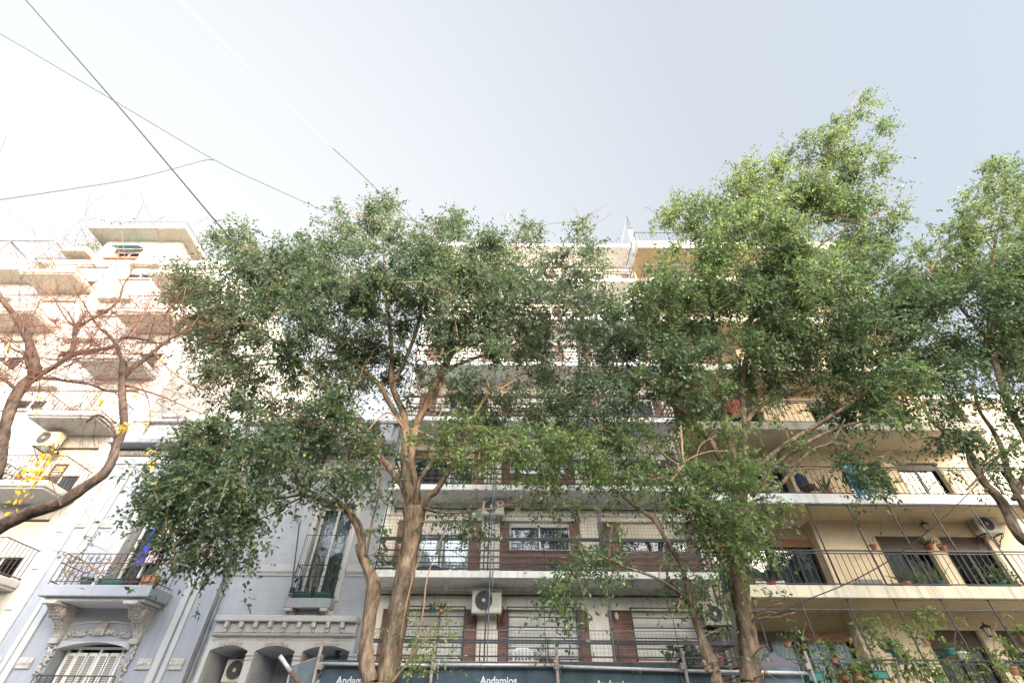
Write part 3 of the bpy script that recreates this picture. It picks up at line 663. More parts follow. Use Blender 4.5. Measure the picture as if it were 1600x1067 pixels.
mb = MB(); mb.box(arches[0][0]-.2, arches[2][1]+.05, GW+1.6, GW+1.7, 0, 4.0); part('porch_wall', mb, M['grey_house'], gh)
# trims
def strip(name, x0, x1, z0, z1, Y, d, mat): 
    m_ = MB(); m_.chbox(x0, x1, Y-d, Y+.002, z0, z1, .015); return part(name, m_, mat, gh)
cxd = (d1[0]+d1[1])/2
edge = [(-15.43, -15.12)]
part_p = lambda a, b: None
for s in (-1, 1):
    for (u0, u1, d) in ((1.98, 2.20, .07), (2.26, 2.42, .045), (2.90, 3.06, .06)):
        xa, xb = cxd + s*u0, cxd + s*u1
        x0, x1 = min(xa, xb), max(xa, xb)
        if x0 < GX0+.36 or x1 > GXM: continue
        strip('pilaster', x0, x1, .3, cz-.62, GP, d, M['grey_light'])
    # decorative tablets
    for zc in (7.35, 3.35):
        for u0, u1 in ((1.52, 1.96), (2.45, 2.88)):
            xa, xb = sorted((cxd+s*u0, cxd+s*u1)); m_ = MB(); m_.chbox(xa, xb, GP-.05, GP+.002, zc, zc+.28, .02)
            for q in range(5):
                xx = xa+(xb-xa)*(q+.5)/5; m_.blob((xx, GP-.055, zc+.14), .04, .025, .05, 7, 4, .2)
            part('relief_tablet', m_, M['ornament'], gh)
strip('edge_pilaster', GX0+.01, GX0+.3, 0, cz-.2, GP, .06, M['grey_light'])
strip('frieze', GX0+.02, GXM-.01, cz-.60, cz-.30, GP, .05, M['grey_light'])
strip('frieze', GX0+.02, GXM-.01, cz-.26, cz-.10, GP, .10, M['ornament'])
strip('frieze', GXM+.01, GX1-.01, cz-.60, cz-.1, GW, .07, M['grey_light'])
m_ = MB(); x = GX0+.1
while x < GX1-.1: m_.box(x, x+.06, (GP if x < GXM else GW)-.16, (GP if x < GXM else GW)-.101, cz-.22, cz-.12); x += .12
part('dentils', m_, M['ornament'], gh)
m_ = MB(); m_.chbox(GX0-.02, GX1+.02, 15.55, GW+.3, cz, cz+.2, .03); part('cornice', m_, M['grey_dark'], gh)
m_ = MB(); m_.chbox(GX0, GX1, 15.66, GW+.3, cz+.203, cz+.38, .03); part('cornice_top', m_, M['grey_light'], gh)
# parapet: recessed panels, piers and weathered coping
m_ = MB(); m_.box(GX0+.02, GX1-.02, 16.16, GW+.3, cz+.383, 11.55)
for x in np.linspace(GX0+.4, GX1-.5, 6): m_.chbox(x-.28, x+.28, 16.02, 16.158, cz+.39, 11.548, .02)
part('parapet', m_, M['grey_light'], gh)
for i, x in enumerate(np.linspace(GX0+.4, GX1-.5, 6)[:-1]):
    m_ = MB(); x2 = x + (GX1-GX0-.9)/5; m_.chbox(x+.4, x2-.4, 16.12, 16.158, cz+.52, 11.4, .02)
    part('parapet_panel', m_, M['ornament'], gh)
m_ = MB(); m_.chbox(GX0-.02, GX1+.02, 15.98, GW+.34, 11.552, 11.72, .03); part('coping', m_, M['ornament'], gh)
p_ = P(264, 657, 16.0); m_ = MB(); m_.chbox(p_.x-.36, p_.x+.36, 15.92, 16.4, 11.722, 11.92, .05); m_.blob((p_.x-.25, 16.0, 11.80), .12, .12, .10, 8, 5); m_.blob((p_.x+.25, 16.0, 11.80), .12, .12, .10, 8, 5)
part('coping_block', m_, M['ornament'], gh, smooth=False)
# ---- tall door on the big balcony
strip('door_surround', d1[0]-.28, d1[0]-.001, 5.3, d1[3]+.3, GP, .05, M['grey_light'])
strip('door_surround', d1[1]+.001, d1[1]+.28, 5.3, d1[3]+.3, GP, .05, M['grey_light'])
strip('door_surround', d1[0], d1[1], d1[3]+.001, d1[3]+.3, GP, .05, M['grey_light'])
window(gh, d1[0]+.12, d1[1]-.12, d1[2], d1[3]-.35, GP+.33, M['green_grey_wood'], (.5,), 0, None, M['curtain_grey'], None, .09, name='balcony_door')
m_ = MB(); m_.box(d1[0], d1[1], GP+.3, GP+.4, d1[3]-.35, d1[3]); part('transom', m_, M['green_grey_wood'], gh)
# ---- big balcony
BF = 15.08
m_ = MB(); m_.chbox(-14.0, -10.72, BF, GP-.003, 5.0, 5.31, .02); bs = part('balcony', m_, M['grey_house'], gh)
m_ = MB(); m_.chbox(-13.86, -10.86, BF+.14, GP-.004, 4.9, 4.998, .02); part('soffit_moulding', m_, M['grey_light'], bs)
def iron_rail(x0, x1, y0, y1, z0, h, scroll=True, step=.17):
    r = MB(); t_ = .012
    for z in (z0+.10, z0+.62, z0+h-.01):
        r.box(x0, x1, y0-t_, y0+t_, z-t_, z+t_); r.box(x0-t_, x0+t_, y0+t_, y1, z-t_, z+t_); r.box(x1-t_, x1+t_, y0+t_, y1, z-t_, z+t_)
    n = max(2, int((x1-x0)/step))
    for q in range(n+1):
        x = x0+(x1-x0)*q/n; r.box(x-.008, x+.008, y0-.008, y0+.008, z0, z0+h)
    m2 = max(2, int((y1-y0)/step))
    for q in range(1, m2):
        y = y0+(y1-y0)*q/m2; r.box(x0-.008, x0+.008, y-.008, y+.008, z0, z0+h); r.box(x1-.008, x1+.008, y-.008, y+.008, z0, z0+h)
    if scroll:
        k = max(2, int((x1-x0)/.55))
        for q in range(k):
            xc = x0+(x1-x0)*(q+.5)/k
            for s in (-1, 1):
                pts = [(xc+s*(.11+.07*(1-a/9)*math.cos(a*.75)), y0-.018, z0+h-.17+.075*(1-a/12)*math.sin(a*.75)) for a in range(10)]
                r.tube(pts, .010, 5)
            r.tube([(xc+.17*math.cos(a), y0-.018, z0+.47-.15*math.sin(a)) for a in [math.pi*i/8 for i in range(9)]], .010, 5)
    return r
part('railing', iron_rail(-13.94, -10.78, BF+.06, GP-.02, 5.31, .90), M['brown_iron'], bs)
# ---- scroll brackets under the balcony
def bracket(xc, w, Yw, ytop, ztop, h, big=True):
    m_ = MB(); prof = []
    for i in range(13):
        t_ = i/12; z = ztop - h*t_
        d = (Yw-ytop)*( (1-t_)**1.4*.80 + .20*max(0, math.cos(t_*2.6)) ) + .06
        prof.append((Yw-d, z))
    for i in range(12):
        y0, z0 = prof[i]; y1, z1 = prof[i+1]; k = 1 - .25*(i/12); k2 = 1-.25*((i+1)/12)
        a = [(xc-w*k, y0, z0), (xc+w*k, y0, z0), (xc+w*k2, y1, z1), (xc-w*k2, y1, z1)]
        m_.face([a[3], a[2], a[1], a[0]])
        m_.face([(xc-w*k, Yw, z0), a[0], a[3], (xc-w*k2, Yw, z1)][::-1]); m_.face([(xc+w*k, Yw, z0), (xc+w*k2, Yw, z1), a[2], a[1]][::-1])
    m_.face([(xc-w*.75, Yw, ztop-h), (xc-w*.75, prof[-1][0], ztop-h), (xc+w*.75, prof[-1][0], ztop-h), (xc+w*.75, Yw, ztop-h)])
    if big:
        m_.chbox(xc-w-.04, xc+w+.04, prof[0][0]-.05, Yw, ztop-.09, ztop, .015)
        for s in (-1, 1):
            m_.lathe((xc+s*(w+.01), prof[3][0]+.22, prof[3][1]-.02), [(.13, -.03), (.15, 0), (.10, .03), (.05, .05)], 12, Matrix.Rotation(s*math.pi/2, 4, 'Y'))
        for i in range(1, 9):
            for s in (-1, 0, 1):
                y0, z0 = prof[i]; m_.blob((xc+s*w*.6, y0-.01, z0), .05, .04, .045, 7, 4, .25)
        m_.chbox(xc-w*.8, xc+w*.8, Yw-.16, Yw, ztop-h-.14, ztop-h-.002, .02)
    return m_
for xc in (-13.55, -11.17): part('scroll_bracket', bracket(xc, .17, GP, BF+.12, 4.897, .80), M['ornament'], bs)
# ---- garlands beneath the brackets, round the arched window
for xc, s in ((-13.55, -1), (-11.17, 1)):
    m_ = MB()
    for q in range(70):
        t_ = q/70; wv = .11*(1-t_)+.035
        m_.blob((xc+random.uniform(-wv, wv)+s*.03*t_, GP-.035-random.uniform(0, .04), 3.93-t_*1.75), random.uniform(.03, .055), .03, random.uniform(.03, .06), 6, 4, .3)
    part('garland', m_, M['ornament'], gh)
m_ = MB()
xc = (w1[0]+w1[1])/2
for q in range(120):
    t_ = random.uniform(-1, 1); m_.blob((xc+t_*.95, GP-.03-random.uniform(0, .04), 4.27-.10*t_*t_+random.uniform(-.06, .06)), random.uniform(.025, .05), .03, random.uniform(.025, .05), 6, 4, .3)
for q in range(5): m_.blob((xc+(q-2)*.05, GP-.05, 4.36), .028, .05, .20, 7, 5, .1)
part('keystone_garland', m_, M['ornament'], gh)
def line_arch(x0, x1, z, rise, Y, th=.02, dep=.04):
    r = MB(); n = 14; xm = (x0+x1)/2; hw = (x1-x0)/2; P_ = [(x0+(x1-x0)*i/n, z+rise*(1-((i/n-.5)*2)**2)) for i in range(n+1)]
    for (a, b), (c, d) in zip(P_[:-1], P_[1:]):
        r.face([(a,Y-dep,b-th),(c,Y-dep,d-th),(c,Y-dep,d+th),(a,Y-dep,b+th)]); r.face([(a,Y,b-th),(c,Y,d-th),(c,Y-dep,d-th),(a,Y-dep,b-th)]); r.face([(a,Y-dep,b+th),(c,Y-dep,d+th),(c,Y,d+th),(a,Y,b+th)])
    return r
part('arch_moulding', line_arch(w1[0]-.15, w1[1]+.15, 4.42, .12, GP), M['grey_light'], gh)
# arched head filler of the window and its louvred shutters
def spandrel(x0, x1, z, rise, Y, dep):
    """fills the corners of a square opening so that its head is a flat arch"""
    r = MB(); n = 14; pts = [(x0+(x1-x0)*i/n, z-rise*((i/n-.5)*2)**2) for i in range(n+1)]
    for (a, b), (c, d) in zip(pts[:-1], pts[1:]):
        r.face([(a,Y-.004,b),(c,Y-.004,d),(c,Y-.004,z+.02),(a,Y-.004,z+.02)]); r.face([(a,Y-.004,b),(a,Y+dep,b),(c,Y+dep,d),(c,Y-.004,d)])
    return r
part('arch_head', spandrel(w1[0], w1[1], 4.02, .17, GP, .48), M['grey_light'], gh)
wp = part('shutter_frame', frame_mb(w1[0]+.05, w1[1]-.05, 1.2, 3.95, GP+.38, GP+.46, .06, (.17, .5, .83)), M['white_metal'], gh)
n = 4; W = (w1[1]-w1[0]-.1)
lv = MB(); fr = MB()
for q, (f0, f1) in enumerate(((0.04, .16), (.19, .33), (.35, .48), (.52, .65), (.67, .81), (.84, .96))):
    a, b = w1[0]+.05+W*f0, w1[0]+.05+W*f1
    for z0, z1 in ((2.75, 3.72), (1.4, 2.6)):
        lv.box(a+.03, b-.03, GP+.375, GP+.385, z0, z1)
    fr.box(a, a+.035, GP+.36, GP+.39, 1.3, 3.8); fr.box(b-.035, b, GP+.36, GP+.39, 1.3, 3.8); fr.box(a+.035, b-.035, GP+.36, GP+.374, 2.6, 2.75); fr.box(a+.035, b-.035, GP+.36, GP+.374, 3.72, 3.8)
part('louvre', lv, M['louvre'], wp); part('shutter_leaf', fr, M['white_metal'], wp)
m_ = MB(); zr = PZ(150, 1056, GP-.02); m_.box(w1[0]-.1, w1[1]+.1, GP-.14, GP-.11, zr-.02, zr+.01)
for q in range(13): x = w1[0]-.1+(w1[1]-w1[0]+.2)*q/12; m_.box(x-.008, x+.008, GP-.135, GP-.115, zr-.9, zr)
part('window_rail', m_, M['black_iron'], gh)
# ---- small balcony on the right
SF = 15.98
m_ = MB(); m_.chbox(-7.02, -5.60, SF, GW-.003, 4.93, 5.20, .02); sb = part('balcony', m_, M['grey_house'], gh); plabel(sb, 'small stone balcony on two little brackets')
m_ = MB(); m_.chbox(-7.06, -5.56, GW-.06, GW-.004, 4.62, 4.928, .015); part('apron', m_, M['grey_light'], sb)
for xc in (-6.86, -5.76): part('scroll_bracket', bracket(xc, .08, GW, SF+.08, 4.925, .34, True), M['ornament'], sb)
part('railing', iron_rail(-6.98, -5.64, SF+.04, GW-.02, 5.20, .98, True, .15), M['black_iron'], sb)
m_ = MB(); m_.box(-6.98, -5.64, SF+.05, SF+.065, 7.12, 7.135)
for x in (-6.98, -5.64): m_.box(x-.006, x+.006, SF+.05, SF+.062, 6.18, 7.13)
q = -6.98
while q < -6.1: m_.box(q-.003, q+.003, SF+.054, SF+.06, 6.2, 7.12); q += .07
part('net_frame', m_, M['black_iron'], sb)
for a, b, c, d in ((dz[0]-.17, dz[0]-.001, 5.2, dz[3]+.2), (dz[1]+.001, dz[1]+.17, 5.2, dz[3]+.2), (dz[0], dz[1], dz[3]+.001, dz[3]+.2)): strip('door_surround', a, b, c, d, GW, .06, M['grey_light'])
window(gh, dz[0]+.03, dz[1]-.03, dz[2], dz[3]-.05, GW+.2, M['green_grey_wood'], (.5,), 0, None, M['curtain'], None, .085, name='balcony_door')
# ---- string course, portico entablature
z0 = PZ(430, 898, GW)-.0
for a, b in ((GXM+.02, dz[0]-.19), (dz[1]+.19, GX1-.02)):
    m_ = MB(); m_.chbox(a, b, GW-.06, GW+.002, z0+.10, z0+.32, .01); m_.chbox(a, b, GW-.04, GW+.002, z0-.03, z0+.03, .01)
    x = a+.03
    while x < b-.05: m_.box(x, x+.03, GW-.05, GW-.002, z0+.032, z0+.098); x += .055
    part('string_course', m_, M['grey_light'], gh)
PY = GW-.28
m_ = MB(); m_.chbox(pcx0, pcx1, PY-.18, GW-.003, 4.56, 4.72, .02); m_.chbox(pcx0+.03, pcx1-.03, PY-.02, GW-.003, 4.20, 4.557, .02)
for z in (4.30, 4.24): m_.chbox(pcx0-.0, pcx1-.0, PY-.05, PY-.01, z-.012, z+.012, .004)
ent = part('entablature', m_, M['grey_light'], gh)
for q in range(9):
    m_ = MB(); x = pcx0+.42+(pcx1-pcx0-.84)*q/8; m_.chbox(x-.06, x+.06, PY-.17, PY-.02, 4.40, 4.555, .012); m_.chbox(x-.045, x+.045, PY-.10, PY-.02, 4.29, 4.398, .012)
    part('modillion', m_, M['ornament'], ent)
m_ = MB(); shell(m_, pcx0-.05, pcx1, 0, 4.2, GW-.2, [(a, b, 0, 3.98, .2) for a, b in arches]); m_.face([(pcx0-.05, GW-.2, 0), (pcx0-.05, GW-.2, 4.2), (pcx0-.05, GW, 4.2), (pcx0-.05, GW, 0)])
part('portico_wall', m_, M['grey_light'], gh)
for a, b in arches:
    part('arch_head', spandrel(a, b, 3.98, .14, GW-.2, 1.6), M['grey_light'], gh)
    m_ = line_arch(a-.03, (a+b)/2-.16, 4.10, .03, GW-.2, .008, .02); m2 = line_arch((a+b)/2+.16, b+.03, 4.10, .03, GW-.2, .008, .02)
    o_ = len(m_.v); m_.v += m2.v; m_.f += [tuple(i+o_ for i in f) for f in m2.f]; m_.mi += m2.mi
    for s in (-1, 1): m_.box((a+b)/2+s*.12-.01, (a+b)/2+s*.12+.01, GW-.225, GW-.2, 4.04, 4.19)
    for q in range(34):
        t_ = random.uniform(-1, 1); m_.blob(((a+b)/2+t_*.36, GW-.22, 4.03-.04*t_*t_+random.uniform(-.02, .03)), random.uniform(.015, .03), .02, random.uniform(.015, .03), 6, 4, .3)
    part('arch_ornament', m_, M['ornament'], gh)
xs = [(arches[0][1]+arches[1][0])/2, (arches[1][1]+arches[2][0])/2, arches[2][1]+.12]
for x in xs:
    m_ = MB()
    for z in (3.72, 3.62): m_.chbox(x-.13, x+.13, GW-.235, GW-.198, z, z+.045, .01)
    part('capital_moulding', m_, M['grey_light'], gh)
# drain pipe in the corner between pavilion and wing
m_ = MB(); m_.tube([(GXM+.06, GW-.06, .2), (GXM+.06, GW-.06, cz-.1)], .045, 8); part('drain_pipe', m_, M['grey_dark'], gh)

# ================================================================ white apartment building (left)
WW, WF = 16.45, 15.0
wb = thing('apartment_building', (-22, WW, 0), 'tall white apartment building with stacked small balconies and stepped roof terraces, at the far left', 'building')
WX0, WX1 = -34.0, GX0+.01
WZ = lambda k: 8.35 + 2.86*k                       # k=0 at the slab with yellow leaves in front
cols = [(-18.8, -16.05), (-25.4, -22.5), (-31.5, -28.6)]
mids = [(-21.7, -20.1), (-28.1, -26.4)]
ops = []
for k in range(-1, 5):
    zt = WZ(k)+.22
    for a, b in cols: ops.append((a+.55, b-.45, zt, zt+2.05, .3))
    for a, b in mids: ops.append((a, b, zt+.95, zt+2.0, .3))
topw = WZ(5)
mb = MB(); shell(mb, WX0, WX1, 0, topw, WW, ops); body(mb, WX0, WX1, WW, WW+18, 0, topw)
part('wall', mb, M['white_wall'], wb)
for z in (4.9, 6.1, 7.3, 8.6, 10.0, 11.4): mb = MB(); mb.chbox(-16.0, -15.52, WW-.035, WW+.002, z, z+1.0, .01); part('quoin', mb, M['beige_trim'] if z in (6.1, 8.6) else M['white_wall'], wb)
mb = MB(); mb.chbox(WX0, WX1, WW-.06, WW+.002, topw-.5, topw-.4, .01); part('moulding', mb, M['white_wall'], wb)
for k in range(-1, 5):
    zt = WZ(k)+.22
    for j, (a, b) in enumerate(cols):
        window(wb, a+.6, b-.5, zt, zt+2.0, WW+.15, M['white_metal'], (.5,), [.55, .75, .3, .45, .6][(k+j) % 5], M['shutter_cream'] if k < 1 else M['shutter_white'], M['curtain'])
        s = MB(); s.chbox(a, b, WF, WW-.003, WZ(k), WZ(k)+.22, .03); s.chbox(a+.06, b-.06, WF+.08, WW-.004, WZ(k)-.07, WZ(k)-.002, .02)
        o_ = part('balcony', s, M['white_wall'] if k < 3 else M['beige_trim'], wb)
        r = MB(); yr = WF+.06
        for h in (.06, .95): r.box(a+.03, b-.03, yr-.014, yr+.014, zt+h-.014, zt+h+.014); r.box(a+.03, a+.06, yr+.02, WW-.02, zt+h-.014, zt+h+.014); r.box(b-.06, b-.03, yr+.02, WW-.02, zt+h-.014, zt+h+.014)
        x = a+.045
        while x < b: r.box(x-.008, x+.008, yr-.008, yr+.008, zt, zt+.95); x += .16
        y = yr+.16
        while y < WW-.05:
            for xx in (a+.045, b-.045): r.box(xx-.008, xx+.008, y-.008, y+.008, zt, zt+.95)
            y += .16
        part('railing', r, M['brown_iron'], o_)
    for a, b in mids:
        window(wb, a+.03, b-.03, zt+.98, zt+1.97, WW+.12, M['white_metal'], (.5,), .5, M['shutter_white'], M['curtain'])
        s = MB(); s.chbox(a-.1, b+.1, WW-.12, WW+.002, zt+.85, zt+.94, .01); part('window_sill', s, M['beige_trim'], wb); s = MB(); s.chbox(a-.05, b+.05, WW-.25, WW+.002, zt+2.02, zt+2.12, .01); part('window_hood', s, M['beige_trim'], wb)
# stepped roof: central penthouse with an overhanging eave
mb = MB(); px0, px1 = -24.6, -20.1; shell(mb, px0, px1, topw+.001, 24.6, WW+.1, [(-23.6, -22.0, 22.85, 23.75, .3)]); body(mb, px0, px1, WW+.1, WW+9, topw+.001, 24.6); ph = part('penthouse_wall', mb, M['white_wall'], wb)
window(wb, -23.57, -22.03, 22.88, 23.72, WW+.25, M['white_metal'], (.5,), .2, M['shutter_white'], M['curtain'])
mb = MB(); mb.chbox(px0-.7, px1+.7, WW-.9, WW+9.2, 24.603, 24.85, .05); part('penthouse_eave', mb, M['beige_trim'], wb)
r = MB(); z0 = 24.85
for h in (.06, .8): r.box(px0-.1, px1+.1, WW-.62, WW-.59, z0+h-.015, z0+h+.015); r.box(px1+.1, px1+.13, WW-.6, WW+5, z0+h-.015, z0+h+.015)
x = px0-.1
while x < px1+.1: r.box(x-.009, x+.009, WW-.614, WW-.596, z0, z0+.8); x += .17
y = WW-.5
while y < WW+5: r.box(px1+.105, px1+.125, y-.009, y+.009, z0, z0+.8); y += .17
part('roof_railing', r, M['grey_iron'], wb)
for xx in (-23.1, -20.3):
    a = MB(); p0 = Vector((xx, WW-.3, 24.85)); a.tube([p0, p0+Vector((.6, .3, 2.3)), p0+Vector((1.7, 1.2, .2))], .03, 5)
    part('clothes_frame', a, M['grey_iron'], wb)
# awning and red flower boxes of the penthouse window
mb = MB(); 
for q in range(14):
    x0 = -23.65+1.7*q/14; mb.face([(x0, WW+.08, 23.85), (x0+1.7/14, WW+.08, 23.85), (x0+1.7/14, WW-.35, 23.62-.03*(q % 2)), (x0, WW-.35, 23.62-.03*((q+1) % 2))])
part('window_awning', mb, M['teal_awning'], wb)
# setback terrace at the far left with a steel pergola
mb = MB(); mb.chbox(-34, -25.6, 15.4, WW+8, 20.5, 21.0, .05); part('terrace_slab', mb, M['beige_trim'], wb)
mb = MB(); body(mb, -34, -26.0, WW+.3, WW+9, topw-3, 20.5); part('terrace_wall', mb, M['beige_trim'], wb)
pg = MB(); y0, y1, zA, zB = 15.5, 20.5, 21.0, 23.1; xR = -26.0
for x in (xR, xR-2.6, xR-5.2, xR-7.8):
    for y in (y0, y1): pg.box(x-.035, x+.035, y-.035, y+.035, zA, zB)
    pg.box(x-.03, x+.03, y0+.036, y1-.036, zB-.07, zB)
for y in (y0, y1): pg.box(xR-7.8, xR, y-.03, y+.03, zB+.002, zB+.06)
for h in (.1, 1.0): pg.box(xR-7.8, xR, y0-.06, y0-.036, zA+h-.02, zA+h+.02); pg.box(xR+.036, xR+.06, y0, y1, zA+h-.02, zA+h+.02)
x = xR-7.8
while x < xR: pg.box(x-.01, x+.01, y0-.06, y0-.04, zA, zA+1.0); x += .2
y = y0
while y < y1: pg.box(xR+.04, xR+.06, y-.01, y+.01, zA, zA+1.0); y += .2
part('pergola_frame', pg, M['grey_iron'], wb)
# glazed lean-to and planter left of the penthouse
mb = MB(); mb.chbox(-26.2, -24.7, WW-.4, WW+3, topw+.35, topw+.75, .03); part('roof_planter', mb, M['beige_trim'], wb)
mb = MB(); mb.chbox(-19.2, -15.6, WW+1.0, WW+5, topw+.003, topw+1.4, .03); part('rear_penthouse', mb, M['beige_trim'], wb)

# ================================================================ buildings across the street, behind the viewer
ob = thing('apartment_building', (0, -12, 0), 'plain low pale houses across the street, behind the viewer', 'building')
m_ = MB()
for a, b, h in ((-60, -34, 15.5), (-34, -18, 15.0), (-18, -3, 10.6), (-3, 12, 9.3), (12, 27, 12.6), (27, 44, 16.3), (44, 70, 15.2)):
    m_.box(a+.02, b-.02, -18, -5.0, 0, h)
part('wall', m_, M['far_facade'], ob)
m_ = MB()
for x in range(-58, 68, 4):
    for k in range(0, 3): m_.box(x, x+1.4, -5.0, -4.97, k*2.9+.9, k*2.9+2.3)
part('window', m_, M['room'], ob)
# ================================================================ trees
def smooth_path(pts, rs, sub=5):
    """Catmull-Rom through the points"""
    out, ro = [], []; n = len(pts)
    for i in range(n-1):
        p0, p1, p2, p3 = pts[max(i-1,0)], pts[i], pts[i+1], pts[min(i+2,n-1)]
        for s in range(sub):
            t = s/sub; t2, t3 = t*t, t*t*t
            out.append(0.5*((2*p1)+(p2-p0)*t+(2*p0-5*p1+4*p2-p3)*t2+(3*p1-p0-3*p2+p3)*t3)); ro.append(rs[i]+(rs[i+1]-rs[i])*t)
    out.append(pts[-1]); ro.append(rs[-1]); return out, ro
def fluted(mb, pts, rs, n):
    """a trunk with lengthwise ribs and hollows"""
    fp, fr = [], []
    for i in range(len(pts)-1):
        for q in range(3): t = q/3; fp.append(pts[i].lerp(pts[i+1], t)); fr.append(rs[i]+(rs[i+1]-rs[i])*t)
    fp.append(pts[-1]); fr.append(rs[-1]); b0 = len(mb.v); mb.tube(fp, fr, n)
    for i, (p, r) in enumerate(zip(fp, fr)):
        for j in range(n):
            a = 2*math.pi*j/n; k = b0+i*n+j; v = Vector(mb.v[k]); d = v-p
            f = 1+.16*noise.noise(Vector((math.cos(a)*1.9, math.sin(a)*1.9, p.z*.55+pts[0].x)))+.10*noise.noise(Vector((math.cos(a)*3.5, math.sin(a)*3.5, p.z*1.6)))+.05*noise.noise(v*6)
            mb.v[k] = tuple(p+d*f)
def limb(mb, spec, rec=None, knob=0.05, n=9, sub=5, k=None):
    """spec: (px, py, radius in photo px, Y)"""
    pts = [P(a, b, Y) for a, b, r, Y in spec]; k = k or (.82 if n > 9 else .68 if n == 9 else .72 if n == 8 else 1.0); rs = [r*k*PS(a, b, Y) for a, b, r, Y in spec]
    pts, rs = smooth_path(pts, rs, sub)
    rs = [r*(1+knob*2*noise.noise(Vector((i*.45, r*30, pts[0].x)))) for i, r in enumerate(rs)]
    if n > 9: fluted(mb, pts, rs, 22)
    else: mb.tube(pts, rs, n)
    if rec is not None: rec.extend((p, r) for p, r in zip(pts, rs))
def extend_down(spec, Yb, mb, rec):
    """carry a trunk from its lowest point in view down to the ground"""
    a, b, r, Y = spec[0]; p = P(a, b, Y); rr = r*PS(a, b, Y)
    q = Vector((p.x+(p.x-P(*spec[1][:2], spec[1][3]).x)*.6, Y, .10))
    pts, rs = smooth_path([q, q.lerp(p, .25), p], [rr*1.5, rr*1.1, rr], 4); mb.tube(pts, rs, 10)
def twig_curve(mb, a, b, r0, r1, bend=.15, n=4, seg=5):
    d = b-a; L = d.length; off = Vector((random.uniform(-1,1), random.uniform(-1,1), random.uniform(-.3,1)))*L*bend
    pts = [a+d*(i/seg)+off*math.sin(math.pi*i/seg)+Vector((random.uniform(-1,1), random.uniform(-1,1), random.uniform(-1,1)))*L*.02*(0 < i < seg) for i in range(seg+1)]
    mb.tube(pts, [r0+(r1-r0)*i/seg for i in range(seg+1)], n)
    return pts
def leaves_mesh(name, O, A, NRM, L, W, tone, mat, parent):
    """O origins, A axis dirs, NRM normals (arrays n x 3): one pointed leaf each, folded along its midrib"""
    n = len(O); A = A/np.linalg.norm(A, axis=1)[:, None]
    S = np.cross(A, NRM); S /= (np.linalg.norm(S, axis=1)[:, None]+1e-9); U = np.cross(S, A)
    L = L[:, None]; W = W[:, None]
    v = np.empty((n, 4, 3))
    v[:, 0] = O; v[:, 1] = O+A*L*.45+S*W*.5+U*W*.14; v[:, 2] = O+A*L - U*L*.10; v[:, 3] = O+A*L*.45-S*W*.5+U*W*.14
    off = np.array(base_of(parent)); v = v.reshape(-1, 3)-off
    me = bpy.data.meshes.new(name); me.vertices.add(n*4); me.vertices.foreach_set('co', v.ravel())
    me.loops.add(n*4); me.loops.foreach_set('vertex_index', np.arange(n*4, dtype=np.int32))
    me.polygons.add(n); me.polygons.foreach_set('loop_start', np.arange(0, n*4, 4, dtype=np.int32)); me.polygons.foreach_set('loop_total', np.full(n, 4, dtype=np.int32))
    at = me.attributes.new('tone', 'FLOAT', 'FACE'); at.data.foreach_set('value', np.clip(tone, 0, 1).astype(np.float32))
    me.materials.append(mat); me.update(calc_edges=True)
    o = bpy.data.objects.new(name, me); col.objects.link(o); o.parent = parent; return o
LEAFD = 140
